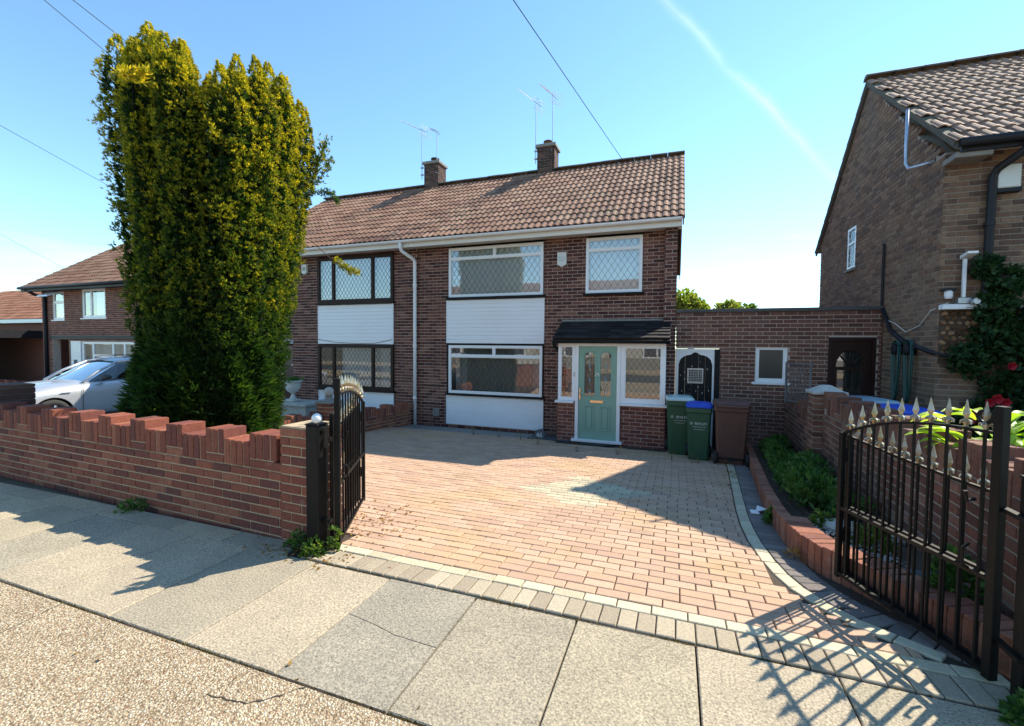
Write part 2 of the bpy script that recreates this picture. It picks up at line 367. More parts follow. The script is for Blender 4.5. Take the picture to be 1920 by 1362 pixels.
def leafmat(name, stops, trans=.35, rough=.55, attr=False):
    m = NT(name)
    f = m.rnd()
    if attr:
        at = m.n('ShaderNodeAttribute'); at.attribute_name = 'tone'; f = at.outputs['Fac']
    c = m.ramp(f, stops); c = m.mix(.5, c, m.ramp(m.noise(9, 4), [(.3, (.6,.6,.6)), (.7, (1.3,1.3,1.3))]), 'MULTIPLY'); m.col(c)
    tr = m.n('ShaderNodeBsdfTranslucent'); m.l(m.mix(1., c, (1.9,1.8,.8), 'MULTIPLY'), tr.inputs[0])
    ms = m.n('ShaderNodeMixShader'); ms.inputs[0].default_value = trans; m.l(m.b.outputs[0], ms.inputs[1]); m.l(tr.outputs[0], ms.inputs[2]); m.l(ms.outputs[0], m.out.inputs[0])
    return m.fin(rough, 0, .3)
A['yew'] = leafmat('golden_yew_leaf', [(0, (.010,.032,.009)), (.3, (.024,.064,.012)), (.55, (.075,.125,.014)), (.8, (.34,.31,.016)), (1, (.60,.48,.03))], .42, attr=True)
A['weed'] = leafmat('weed_leaf', [(0, (.05,.10,.02)), (.6, (.10,.18,.03)), (1, (.22,.26,.06))])
A['cover'] = leafmat('ground_cover_leaf', [(0, (.03,.085,.022)), (.6, (.07,.16,.036)), (1, (.14,.24,.06))])
A['hosta'] = leafmat('bright_leaf', [(0, (.16,.32,.02)), (1, (.40,.55,.06))], .45, .4)
A['rosel'] = leafmat('rose_leaf', [(0, (.012,.04,.016)), (.7, (.03,.075,.025)), (1, (.06,.11,.04))])
A['rosef'] = plain('red_rose', (.42,.006,.02), .6, var=.3)
A['bush'] = leafmat('pale_bush_leaf', [(0, (.10,.16,.03)), (.6, (.20,.26,.05)), (1, (.36,.36,.12))], .4)
A['dry'] = leafmat('dry_leaf', [(0, (.22,.12,.03)), (.5, (.36,.22,.06)), (1, (.12,.08,.04))])

# ------------------------------------------------------------------ piece builders
BC = {}
def brickmesh(dx, dy, dz, mat, ch=0):
    k = (round(dx, 3), round(dy, 3), round(dz, 3), mat.name, ch)
    if k not in BC:
        b = MB()
        if ch: b.cbox(0, k[0], 0, k[1], 0, k[2], ch)
        else: b.box(0, k[0], 0, k[1], 0, k[2])
        me = b.mesh('brick'); me.materials.append(mat); BC[k] = me
    return BC[k]
def put_bricks(parent, items, mat, W, nmax=300, name='brick', ch=0, rest='brickwork'):
    """items: (x,y,z,dx,dy,dz) in the parent's local frame; W: parent's world matrix. Largest-in-view become objects, the rest one part."""
    def score(it):
        p = W @ Vector((it[0]+it[3]/2, it[1], it[2]+it[5]/2)); a = px(p)
        vis = 0 if inframe(p) else 1e6
        return vis+(a[2] if a[2] > 0 else 1e5)
    items = sorted(items, key=score)
    for it in items[:nmax]:
        o = bpy.data.objects.new(name, brickmesh(*it[3:6], mat, ch)); COL.objects.link(o); o.parent = parent
        o.location = (it[0]+random.uniform(-.0015,.0015), it[1]+random.uniform(-.002,.0015), it[2])
    if len(items) > nmax:
        mb = MB()
        for it in items[nmax:]:
            j = random.uniform(-.002,.0015)
            mb.box(it[0], it[0]+it[3], it[1]+j, it[1]+it[4]+j, it[2], it[2]+it[5])
        o = mb.build(rest, mat, parent, local=True); o['kind'] = 'stuff'
BL, BH, BJ = .2125, .0625, .0125
def brick_rows(L, H, openings=(), top=None, depth=.05, u0=0., v0=0., shift=0., minlen=.03):
    items = []; nrow = int(math.ceil((H-v0)/.075))
    for r in range(nrow):
        z = v0+r*.075
        if z+.03 > H: break
        u = u0-(BL+BJ)*((r % 2)*.5+shift)
        while u < L:
            a, b = max(u, u0), min(u+BL, L)
            segs = [(a, b)] if b-a > minlen else []
            for (o0, o1, p0, p1) in openings:
                if z+BH*.6 > p0 and z+BH*.4 < p1:
                    ns = []
                    for (s, e) in segs:
                        if e <= o0 or s >= o1: ns.append((s, e)); continue
                        if s < o0-minlen: ns.append((s, o0-.002))
                        if e > o1+minlen: ns.append((o1+.002, e))
                    segs = ns
            for (s, e) in segs:
                if top and z+BH > top((s+e)/2)+.045: continue
                items.append((s, 0, z, e-s, depth, min(BH, H-z)))
            u += BL+BJ
    return items
def wall_core(L, H, openings, thick, rec=.008, v0=0., u0=0.):
    us = sorted({u0, L} | {min(max(o[i], u0), L) for o in openings for i in (0, 1)}); vs = sorted({v0, H} | {min(max(o[i], v0), H) for o in openings for i in (2, 3)})
    mb = MB()
    for i in range(len(us)-1):
        run = None
        for j in range(len(vs)-1):
            cu, cv = (us[i]+us[i+1])/2, (vs[j]+vs[j+1])/2
            hole = any(o[0] < cu < o[1] and o[2] < cv < o[3] for o in openings)
            if not hole:
                run = [run[0], vs[j+1]] if run else [vs[j], vs[j+1]]
            if hole or j == len(vs)-2:
                if run: mb.box(us[i], us[i+1], rec, thick, *run); run = None
    return mb
def wall(parent, name, p, ang, L, H, openings=(), thick=.25, bm='brickA', mm='mortar', top=None, nmax=300, extra=None, shift=0., ch=0, core=True, both=False):
    """brick wall: mortar core with recessed joints + bricks; p = world bottom-left of its face, ang = direction of its length; local +y goes inward"""
    ins = .009
    if top is None: mb = wall_core(L-ins, H-(.008 if both else 0), openings, thick-(.008 if both else 0), u0=ins)
    else:
        mb = wall_core(L-ins, min(top(0.), top(L), H), openings, thick, u0=ins)
    if extra: extra(mb)
    me = mb.mesh(name); me.materials.append(A[mm])
    o = bpy.data.objects.new(name, me); COL.objects.link(o)
    W = Matrix.Translation(Vector(p)) @ Matrix.Rotation(ang, 4, 'Z')
    if parent: o.parent = parent; o.location = Vector(p)-wloc(parent)
    else: o.location = p
    o.rotation_euler = (0, 0, ang); WL[o.name] = Vector(p)
    items = brick_rows(L, H, openings, top, depth=(thick if both else .05), shift=shift)
    put_bricks(o, items, A[bm], W, nmax, ch=ch)
    return o
# -------- windows
def lattice(mb, x0, x1, z0, z1, y, dx, dz, wd=.0055):
    # leaded diamonds: two families of slanted cames clipped to the pane
    for s in (1, -1):
        sl = s*dz/dx; k0 = int(math.floor((z0-max(sl*(x1-x0), 0)-z0)/dz))-1
        k = k0
        while True:
            c = z0+k*dz
            if min(c, c+sl*(x1-x0)) > z1 and s > 0: break
            if s < 0 and c+sl*(x1-x0) > z1: break
            # line z = c + sl*(x-x0)
            xa, xb = x0, x1
            for lim in (z0, z1):
                xi = x0+(lim-c)/sl
                if (sl > 0) == (lim == z0): xa = max(xa, xi)
                else: xb = min(xb, xi)
            if xb-xa > .004:
                za, zb = c+sl*(xa-x0), c+sl*(xb-x0)
                d = Vector((xb-xa, 0, zb-za)).normalized(); n = Vector((-d.z, 0, d.x))*wd/2
                P = [Vector((xa, y, za)), Vector((xb, y, zb))]
                mb.add([P[0]-n, P[1]-n, P[1]+n, P[0]+n, P[0]-n+Vector((0,.005,0)), P[1]-n+Vector((0,.005,0)), P[1]+n+Vector((0,.005,0)), P[0]+n+Vector((0,.005,0))],
                       [(0,1,2,3), (0,4,5,1), (2,6,7,3)])
            k += 1
            if k > k0+400: break
def window(parent, x0, x1, z0, z1, y, panes, fm, name='window', fw=.055, lat=None, depth=.07, sill=None, sillm=None, behind=None, inner=None, room=True, label=None, gm='glass'):
    """panes: rects (x0,x1,z0,z1) as fractions of the clear opening. y: face of the frame (towards the street)."""
    X, Z = x1-x0, z1-z0
    rects = [(x0+a*X, x0+b*X, z0+c*Z, z0+d*Z) for a, b, c, d in panes]
    e = empty(name, (x0, y, z0), parent=parent)
    if label: e['label'] = label
    # frame: solid slab minus panes, built from a grid decomposition
    ops = [(r[0]+(fw if r[0] <= x0+1e-6 else fw*.5)-x0, r[1]-(fw if r[1] >= x1-1e-6 else fw*.5)-x0, r[2]+(fw if r[2] <= z0+1e-6 else fw*.5)-z0, r[3]-(fw if r[3] >= z1-1e-6 else fw*.5)-z0) for r in rects]
    mb = wall_core(X, Z, ops, depth, 0.)
    mb.v = [(a+x0, b+y, c+z0) for a, b, c in mb.v]
    # bevelled glazing bead round each pane
    for o in ops:
        a, b, c, d = o[0]+x0, o[1]+x0, o[2]+z0, o[3]+z0; t = .012
        for q in ((a, b, c, c+t), (a, b, d-t, d), (a, a+t, c+t, d-t), (b-t, b, c+t, d-t)):
            mb.box(q[0], q[1], y+.012, y+.05, q[2], q[3])
    mb.build('frame', fm, e)
    for o in ops:
        a, b, c, d = o[0]+x0, o[1]+x0, o[2]+z0, o[3]+z0
        MB().add([(a, y+.03, c), (b, y+.03, c), (b, y+.03, d), (a, y+.03, d)], [(0,1,2,3)]).build('pane', A[gm], e)
    if lat:
        mb = MB()
        for o in ops: lattice(mb, o[0]+x0+.012, o[1]+x0-.012, o[2]+z0+.012, o[3]+z0-.012, y+.024, *lat)
        mb.build('lead_lattice', A['lead'], e)
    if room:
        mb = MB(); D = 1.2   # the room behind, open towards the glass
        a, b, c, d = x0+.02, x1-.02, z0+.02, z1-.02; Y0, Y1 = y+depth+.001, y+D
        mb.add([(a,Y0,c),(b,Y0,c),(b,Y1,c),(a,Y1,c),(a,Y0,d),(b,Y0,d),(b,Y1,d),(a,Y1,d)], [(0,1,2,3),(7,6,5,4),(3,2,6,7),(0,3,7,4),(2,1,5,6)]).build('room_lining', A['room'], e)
    if behind:
        for (a, b, c, d, m, off, wav) in behind:   # curtains, grey sheet and dark panel: (fractions, material, distance behind, waviness)
            n = max(2, int((b-a)*X/.03)); mb = MB(); vs = []
            for i in range(n+1):
                u = x0+.03+(a+(b-a)*i/n)*(X-.06); yy = y+off+wav*math.sin(i*1.9+a*5)+wav*.5*math.sin(i*.7)
                hem = .012*(i % 2) if wav else 0
                vs += [(u, yy, z0+.03+c*(Z-.06)+hem), (u, yy, z0+.03+d*(Z-.06))]
            mb.add(vs, [(2*i, 2*i+2, 2*i+3, 2*i+1) for i in range(n)]); mb.build('curtain', A[m], e, smooth=True)
    if sill:
        mb = MB(); mb.cbox(x0-sill, x1+sill, y-.06, y+.05, z0-.05, z0-.002, .006); mb.build('sill', sillm or fm, e)
    return e
def cladding(parent, x0, x1, z0, z1, y, n, m='clad'):
    e = empty('cladding', (x0, y, z0), parent=parent)
    h = (z1-z0)/n
    mb = MB(); mb.box(x0, x1, y+.02, y+.03, z0, z1); mb.build('backing', A['soffit'], e)
    pm = MB()   # shiplap profile: upper edge scooped
    X = x1-x0
    pr = [(0, .018), (0, 0), (h*.80, 0), (h*.86, .006), (h*.985, .010), (h*.985, .018)]
    vs = [(0, b, a) for a, b in pr]+[(X, b, a) for a, b in pr]; k = len(pr)
    pm.add(vs, [(i, i+k, i+1+k, i+1) for i in range(k-1)]+[tuple(range(k)), tuple(range(k, 2*k))[::-1]])
    me = pm.mesh('plank'); me.materials.append(A[m])
    for i in range(n):
        o = bpy.data.objects.new('plank', me); COL.objects.link(o); o.parent = e; o.location = (0, random.uniform(-.001,.001), i*h)
    mb = MB()
    for a in (x0-.012, x1-.012): mb.box(a, a+.024, y-.006, y+.03, z0, z1)
    mb.build('edge_trim', A[m], e)
    return e
# -------- tiled roof slope
def tile_mesh(wd, ln, m, style='roman', th=.012):
    key = ('tile', wd, ln, m.name, style)
    if key in BC: return BC[key]
    if style == 'roman': prof = [(0,.0),(.06,.0),(.12,.017),(.22,.025),(.32,.017),(.40,.0),(.56,.0),(.62,.017),(.72,.025),(.82,.017),(.90,.0),(1.,.0)]
    elif style == 'flat': prof = [(0,0),(.02,.004),(.98,.004),(1,0)]
    else: prof = [(0,.018),(.15,.004),(.35,0),(.55,.012),(.75,.034),(.9,.034),(1.,.018)]
    k = len(prof); vs = []
    lift = th+.012
    for (s, up) in ((0., lift), (ln*1.12, 0.)):
        vs += [(u*wd, s, z+up) for u, z in prof]
    vs += [(u*wd, 0., z+lift-th-.006) for u, z in prof]
    fs = [(i, i+1, i+1+k, i+k) for i in range(k-1)]+[(2*k+i, 2*k+i+1, i+1, i) for i in range(k-1)]
    fs += [(0, k, 2*k), (k-1, 3*k-1, 2*k-1)]
    mb = MB(); mb.add(vs, fs); me = mb.mesh('tile'); me.materials.append(m); BC[key] = me; return me
def roof_slope(parent, name, eave0, eave1, ridge0, m, wd=.3, gauge=.32, style='roman', nmax=300, under='ridge', half=False):
    """eave0->eave1: the eaves edge (left to right as seen from the outside), ridge0: the point up-slope of eave0"""
    e0, e1, r0 = Vector(eave0), Vector(eave1), Vector(ridge0)
    ux = (e1-e0); L = ux.length; ux.normalize(); uy = (r0-e0); D = uy.length; uy.normalize(); uz = ux.cross(uy)
    W = Matrix(((ux.x,uy.x,uz.x,e0.x),(ux.y,uy.y,uz.y,e0.y),(ux.z,uy.z,uz.z,e0.z),(0,0,0,1)))
    mb = MB(); mb.box(0, L, 0, D, -.06, -.004); me = mb.mesh(name); me.materials.append(A[under])
    o = bpy.data.objects.new(name, me); COL.objects.link(o); o.parent = parent
    Wl = W.copy(); Wl.translation = e0-wloc(parent); o.matrix_local = Wl; WL[o.name] = e0
    nx, ny = max(1, round(L/wd)), max(1, round(D/gauge)); wd, gauge = L/nx, D/ny
    tm = tile_mesh(round(wd, 4), round(gauge, 4), m, style)
    its = [(i*wd+(wd/2 if half and j % 2 else 0), j*gauge-.03) for j in range(ny) for i in range(nx-(1 if half and j % 2 else 0))]
    its.sort(key=lambda t: (0 if inframe(W @ Vector((t[0], t[1], 0))) else 1e6)+max(px(W @ Vector((t[0], t[1], 0)))[2], -1))
    for (a, b) in its[:nmax]:
        t = bpy.data.objects.new('tile', tm); COL.objects.link(t); t.parent = o
        t.location = (a, b+random.uniform(-.004,.004), random.uniform(-.002,.002)); t.rotation_euler = (random.uniform(-.008,.008), random.uniform(-.006,.006), random.uniform(-.006,.006))
    if len(its) > nmax:
        n = len(tm.vertices); V0 = np.empty(n*3); tm.vertices.foreach_get('co', V0); V0 = V0.reshape(-1, 3)
        F0 = [tuple(p.vertices) for p in tm.polygons]; mb = MB()
        for (a, b) in its[nmax:]: mb.add(V0+[a, b, random.uniform(-.002,.002)], F0)
        q = mb.build('tiling', m, o, local=True); q['kind'] = 'stuff'
    return o
def ridge_tiles(parent, p0, p1, m, n, r=.13):
    p0, p1 = Vector(p0), Vector(p1); d = (p1-p0)/n; L = d.length
    mb = MB(); vs = []; k = 7
    for x, rr in ((0, r), (L*.97, r*.97)):
        for i in range(k):
            a = math.pi*(.08+.84*i/(k-1)); vs.append((x, rr*math.cos(a), rr*math.sin(a)*.8))
    mb.add(vs, [(i, i+k, i+1+k, i+1) for i in range(k-1)]+[tuple(range(k)), tuple(range(k, 2*k))[::-1]])
    me = mb.mesh('ridge_tile'); me.materials.append(m)
    ang = math.atan2(d.y, d.x)
    for i in range(n):
        o = bpy.data.objects.new('ridge_tile', me); COL.objects.link(o); o.parent = parent
        o.location = p0+d*i-wloc(parent)+Vector((0,0,random.uniform(-.004,.004))); o.rotation_euler = (0, random.uniform(-.006,.006), ang)
# -------- foliage clouds (numpy)
def leaf_mesh(name, pos, nrm, size, blades, mat, parent=None, tone=None, wid=.35, spread=1.0, droop=0., off=None, fold=.0):
    """blades leaf faces fanning about nrm at every pos; returns one mesh object"""
    n = len(pos); N = n*blades
    P = np.repeat(pos, blades, 0); D = np.repeat(nrm, blades, 0); sz = np.repeat(size, blades)*rng.uniform(.7, 1.25, N)
    R = rng.normal(size=(N, 3)); dirs = D+R*spread*.6; dirs[:, 2] -= droop; dirs /= np.linalg.norm(dirs, axis=1)[:, None]+1e-9
    s = np.cross(dirs, rng.normal(size=(N, 3))); s /= np.linalg.norm(s, axis=1)[:, None]+1e-9
    wv = s*(sz*wid)[:, None]; lv = dirs*sz[:, None]; up = np.cross(dirs, s)*(sz*fold)[:, None]
    V = np.empty((N, 4, 3)); V[:, 0] = P; V[:, 1] = P+lv*.5+wv*.5+up; V[:, 2] = P+lv; V[:, 3] = P+lv*.5-wv*.5+up
    if off is not None: V -= np.array(off)
    me = bpy.data.meshes.new(name); me.vertices.add(N*4); me.vertices.foreach_set('co', V.ravel())
    me.loops.add(N*4); me.loops.foreach_set('vertex_index', np.arange(N*4, dtype=np.int32))
    me.polygons.add(N); me.polygons.foreach_set('loop_start', np.arange(0, N*4, 4, dtype=np.int32)); me.polygons.foreach_set('loop_total', np.full(N, 4, np.int32))
    me.update()
    if tone is not None:
        t = np.clip(np.repeat(np.repeat(tone, blades)+rng.normal(size=N)*.07, 4), 0, 1)
        # tips are paler than the base of each sprig
        t = t.reshape(N, 4); t[:, 0] -= .12; t = np.clip(t, 0, 1).ravel()
        at = me.attributes.new('tone', 'FLOAT', 'POINT'); at.data.foreach_set('value', t.astype(np.float32))
    me.materials.append(mat); o = bpy.data.objects.new(name, me); COL.objects.link(o)
    if parent: o.parent = parent
    return o
def text_mesh(body, size, name='lettering', ext=.001):
    cu = bpy.data.curves.new(name, 'FONT'); cu.body = body; cu.size = size; cu.extrude = ext; cu.align_x = 'CENTER'
    t = bpy.data.objects.new(name, cu); COL.objects.link(t); dg = bpy.context.evaluated_depsgraph_get()
    me = bpy.data.meshes.new_from_object(t.evaluated_get(dg)); bpy.data.objects.remove(t); bpy.data.curves.remove(cu)
    me.materials.clear(); return me

# ================================================================== SETTING: ground, pavement, driveway
def sheet(name, xs, ys, zf, mat, kind='structure', nx=2):
    vs = []; fs = []; n = len(xs)
    for y in ys:
        for x in xs: vs.append((x, y, zf(x, y)))
    for j in range(len(ys)-1):
        for i in range(n-1): fs.append((j*n+i, j*n+i+1, (j+1)*n+i+1, (j+1)*n+i))
    mb = MB(); mb.add(vs, fs); o = mb.build(name, mat); o['kind'] = kind; return o
def gz(x, y): return (zg(y) if y > 1.56 else (0 if y > -1.7 else -.15))-.05
sheet('ground', [-400, -60, -30, -15, -7, 0, 7, 15, 40, 400], [-400, -60, -9, 1.0, YF, 4, 6, 8, YH, 20, 60, 400], lambda x, y: zg(y)-.05 if y > .5 else -.32, A['earth'])
road = sheet('road', [-120, 120], [-9.0, -1.72], lambda x, y: -.12, A['tarmac'])
foot = MB(); foot.box(-60, 60, -1.55, 1.545, -.3, -.002); fo = foot.build('footway', A['agg']); fo['kind'] = 'structure'
kb = MB(); kb.cbox(-60, 60, -1.70, -1.555, -.3, .0, .015); ko = kb.build('kerb', A['conc']); ko['kind'] = 'structure'
# concrete slabs of the pavement, each a piece of its own
pv = MB(); pv.box(-14, 4.2, 1.55, 2.68, -.2, -.022); pave = pv.build('pavement', A['joint']); pave['kind'] = 'structure'
slm = {}
def slab(x0, x1, y0, y1, tilt=1.):
    o = MB()
    o.cbox(x0, x1, y0, y1, -.05, 0, .005)
    me = o.mesh('slab'); c = Vector(((x0+x1)/2, (y0+y1)/2, 0)); me.transform(Matrix.Translation(-c)); me.materials.append(A['slab'])
    b = bpy.data.objects.new('slab', me); COL.objects.link(b); b.parent = pave
    b.location = c+Vector((0,0,random.uniform(-.004,.003)*tilt)); b.rotation_euler = (random.uniform(-.004,.004)*tilt, random.uniform(-.004,.004)*tilt, 0)
for k in range(-15, 8):
    xa = -1.125+.631*k
    yA, yB = 1.562, 2.484
    if k == -1:   # the cracked slab in front of the drive
        crk = [[(0,yA),(.622,yA),(.622,1.99),(.36,2.0),(.22,2.035),(0,2.07)], [(0,2.073),(.22,2.038),(.36,2.003),(.622,1.993),(.622,2.245),(.42,2.25),(.2,2.225),(0,2.215)], [(0,2.218),(.2,2.228),(.42,2.253),(.622,2.248),(.622,yB),(0,yB)]]
        for poly in crk:
            q = MB(); q.prism([(a-.31, b-2.0, -.05) for a, b in poly], (0, 0, .05)); me = q.mesh('slab'); me.materials.append(A['slabG']); b = bpy.data.objects.new('slab', me); COL.objects.link(b); b.parent = pave; b.location = (xa+.313, 2.0, random.uniform(-.004,.001))
    else: slab(xa+.003, xa+.625, yA, yB)
    if xa < -3.1: slab(xa+.31, xa+.934, yB+.008, 2.68)
# driveway: a sloping bed of jointing sand that carries the pavers
dmb = MB(); DL = math.hypot(YH-YF, ZH)
bp = [(-2.56, -.14), (1.75, -.14), (1.95, 1.6), (1.95, DL), (-6.35, DL), (-6.45, 2.9), (-4.85, 2.9), (-4.85, .36), (-2.56, .36)]
dmb.prism([(x, y, -.06) for x, y in bp], (0,0,.046))
dme = dmb.mesh('driveway'); dme.materials.append(A['joint']); drive = bpy.data.objects.new('driveway', dme); COL.objects.link(drive)
drive.location = (0, YF, 0); drive.rotation_euler = (SL, 0, 0); drive['kind'] = 'structure'
DW = Matrix.Translation((0, YF, 0)) @ Matrix.Rotation(SL, 4, 'X')
cosS = math.cos(SL)
def sd_(y): return (y-YF)/cosS       # world y -> distance along the slope
PC = {}
def paver_mesh(dx, dy, m):
    k = (round(dx, 3), round(dy, 3), m.name)
    if k not in PC:
        b = MB(); a, c = k[0]/2-.0018, k[1]/2-.0018; ch = .0045; g = -.03
        b.add([(-a,-c,g),(a,-c,g),(a,c,g),(-a,c,g),(-a,-c,-ch),(a,-c,-ch),(a,c,-ch),(-a,c,-ch),(-a+ch,-c+ch,0),(a-ch,-c+ch,0),(a-ch,c-ch,0),(-a+ch,c-ch,0)],
              [(0,1,5,4),(1,2,6,5),(2,3,7,6),(3,0,4,7),(4,5,9,8),(5,6,10,9),(6,7,11,10),(7,4,8,11),(8,9,10,11)])
        me = b.mesh('paver'); me.materials.append(m); PC[k] = me
    return PC[k]
def put_pavers(items, name, nmax, rest):
    # items: (x, s, rot, dx, dy, material key)
    sc = lambda it: max(px(DW @ Vector((it[0], it[1], 0)))[2], 0)+(0 if inframe(DW @ Vector((it[0], it[1], 0)), 0) else 1e5)
    items = sorted(items, key=sc); groups = {}
    for n, (x, s, r, dx, dy, m) in enumerate(items):
        z = random.uniform(-.003, .002)
        if n < nmax:
            o = bpy.data.objects.new(name, paver_mesh(dx, dy, A[m])); COL.objects.link(o); o.parent = drive
            o.location = (x, s, z); o.rotation_euler = (random.uniform(-.006,.006), random.uniform(-.006,.006), r+random.uniform(-.006,.006))
        else: groups.setdefault(m, []).append((x, s, r, dx, dy, z))
    for m, its in groups.items():
        mb = MB()
        for (x, s, r, dx, dy, z) in its:
            pm = paver_mesh(dx, dy, A[m]); c, q = math.cos(r), math.sin(r)
            vs = [(x+c*v.co.x-q*v.co.y, s+q*v.co.x+c*v.co.y, z+v.co.z) for v in pm.vertices]
            mb.add(vs, [tuple(p.vertices) for p in pm.polygons])
        o = mb.build(rest, A[m], drive, local=True); o['kind'] = 'stuff'
# cream line curving along the flower bed (world x,y)
CRV = [(1.42,2.80),(1.225,2.94),(1.06,3.06),(.93,3.22),(.82,3.42),(.755,3.65),(.71,3.95),(.685,4.3),(.68,4.7),(.70,5.2),(.74,5.8),(.79,6.5),(.85,7.4),(.90,8.2)]
def resample(pts, step):
    out = [Vector((p[0], p[1], 0)) for p in pts]; d = [0]
    for a, b in zip(out, out[1:]): d.append(d[-1]+(b-a).length)
    n = int(d[-1]/step); res = []
    for i in range(n+1):
        t = i*step; k = max(j for j in range(len(d)) if d[j] <= t+1e-9); k = min(k, len(out)-2)
        f = (t-d[k])/(d[k+1]-d[k]); p = out[k].lerp(out[k+1], f); res.append((p, (out[k+1]-out[k]).normalized()))
    return res
def curve_x(y):
    for (a, b), (c, d) in zip(CRV, CRV[1:]):
        if b <= y <= d: return a+(c-a)*(y-b)/(d-b)
    return 1.42 if y < 2.8 else .9
cream, dark, soldier, field = [], [], [], []
rs = resample(CRV, .2035)
for (p, t) in rs[1:]:
    a = math.atan2(t.y, t.x); cream.append((p.x, sd_(p.y), a, .2, .1, 'paverC'))
off = resample([(p.x+t.y*.155, p.y-t.x*.155) for p, t in resample(CRV, .05)], .1035)
for (p, t) in off:
    a = math.atan2(t.y, t.x); dark.append((p.x, sd_(p.y), a, .1, .2, 'paverG'))
for i in range(20):
    x = -2.44+.2035*i
    if x < 1.52: cream.append((x, sd_(2.755+.004*math.sin(i)), 0, .2, .1, 'paverC'))
for i in range(40):
    x = -2.50+.1035*i
    if x < 1.62: soldier.append((x, sd_(2.598), random.uniform(-.01,.01), .1, .2, 'paverS'))
DIA = [(-1.78,5.12),(-1.12,6.02),(-.27,5.52),(-.86,4.60)]
def india(x, y):
    s = [ (b[0]-a[0])*(y-a[1])-(b[1]-a[1])*(x-a[0]) for a, b in zip(DIA, DIA[1:]+DIA[:1])]
    return all(v < 0 for v in s) or all(v > 0 for v in s)
r = 0
while True:
    y = 2.86+.1032*r
    if y > 8.95: break
    left = -2.46 if y < 3.02 else (-4.8 if y < 5.5 else -6.3)
    right = curve_x(y)-.055*(1.9 if y < 3.6 else 1.1)
    if y > 8.2: right = .86
    x = left-.1018*(r % 2)-.02
    while x < right:
        a, b = max(x, left), min(x+.2, right)
        if b-a > .03:
            c = (a+b)/2
            if not (y > 8.72 and -2.35 < c < -.1):
                field.append((c, sd_(y), 0, round(b-a, 2), .1, 'paverB' if india(c, y) else 'paver'))
        x += .2035
    r += 1
put_pavers(field, 'paver', 300, 'paver_field')
put_pavers(cream, 'cream_paver', 300, 'cream_pavers'); put_pavers(dark, 'edge_paver', 300, 'edge_pavers'); put_pavers(soldier, 'soldier_paver', 300, 'soldier_pavers')
ap = MB(); ap.prism([(-6.3, 9.0, zg(9.0)-.05), (-2.4, 9.0, zg(9.0)-.05), (-2.4, 9.72, zg(9.72)-.05), (-6.3, 9.72, zg(9.72)-.05)], (0,0,.046)); o = ap.build('concrete_apron', A['conc']); o['kind'] = 'structure'
# soil of the beds
def soilpatch(name, poly, zf, amp=.03, n=36, mat='soil'):
    xs = [p[0] for p in poly]; ys = [p[1] for p in poly]; X0, X1, Y0, Y1 = min(xs), max(xs), min(ys), max(ys)
    def ins(x, y):
        c = False; j = len(poly)-1
        for i in range(len(poly)):
            if (poly[i][1] > y) != (poly[j][1] > y) and x < (poly[j][0]-poly[i][0])*(y-poly[i][1])/(poly[j][1]-poly[i][1])+poly[i][0]: c = not c
            j = i
        return c
    mb = MB(); vs = {}; V = []; F = []
    for i in range(n):
        for j in range(n):
            cx, cy = X0+(i+.5)*(X1-X0)/n, Y0+(j+.5)*(Y1-Y0)/n
            if not ins(cx, cy): continue
            q = []
            for a, b in ((i,j),(i+1,j),(i+1,j+1),(i,j+1)):
                if (a, b) not in vs:
                    x, y = X0+a*(X1-X0)/n, Y0+b*(Y1-Y0)/n; vs[a,b] = len(V); V.append((x, y, zf(x, y)+random.uniform(-amp, amp)))
                q.append(vs[a,b])
            F.append(q)
    mb.add(V, F); o = mb.build(name, A[mat], smooth=True); o['kind'] = 'structure'; return o
EDGE = [(1.52,2.84),(1.42,3.05),(1.33,3.25),(1.25,3.45),(1.15,3.62),(1.03,3.79),(.955,4.0),(.92,4.3),(.915,4.75),(.94,5.3),(.975,5.9),(1.03,6.5),(1.09,7.2),(1.16,8.0),(1.24,8.8),(1.30,9.5)]
WALLX = lambda y: 1.72+(1.95-1.72)*(y-2.7)/6.9
bedpoly = [(x+.07, y) for x, y in EDGE]+[(WALLX(9.5)-.02, 9.55), (WALLX(2.9)-.02, 2.9), (1.5, 2.8)]
soilpatch('flower_bed_soil', bedpoly, lambda x, y: zg(y)+.10+.05*math.sin(x*5), .02, 44)
soilpatch('tree_bed_soil', [(-6.7,2.96),(-4.9,2.96),(-4.9,5.55),(-6.6,5.55)], lambda x, y: zg(y)+.0, .02, 30)
lw = sheet('side_garden', [-40, -20, -12, -6.75], [2.9, 4.5, 6, 8, YH, 12, 16], lambda x, y: zg(y)-.02, A['conc'])
lw2 = sheet('neighbour_garden', [1.95, 3, 5, 9, 20], [2.9, 4.5, 6, 7.9, 8.6], lambda x, y: zg(y)+.0, A['soil'])

# ================================================================== HOUSES
SOF, EAVEZ, RIDGEZ, RIDGEY = 3.93, 4.093, 6.73, 13.10
def facade_house(name, xl, xr, label, wins, walls_open, tile_n=300):
    pass
# ---------- house A (the one with the porch)
hA = empty('semi_detached_house', (-3, 9.74, ZH), 'brick semi-detached house with sage green front door and porch, white cladding and white leaded windows', 'house')
zA = ZH; x0A = -6.08
def op(x0, x1, z0, z1): return (x0-x0A, x1-x0A, z0-zA, z1-zA)
opsA = [op(-5.235, -2.778, .335, 1.6), op(-5.235, -2.778, -.38, .34), op(-5.235, -2.778, 1.55, 2.70), op(-5.18, -2.80, 2.64, 3.93), op(-1.853, -.665, 2.688, 3.93), op(-2.2, -.2, -.5, 1.62)]
wall(hA, 'front_wall', (x0A, 9.74, zA), 0, 5.85, SOF-zA, opsA, .25, 'brickA', 'mortar')
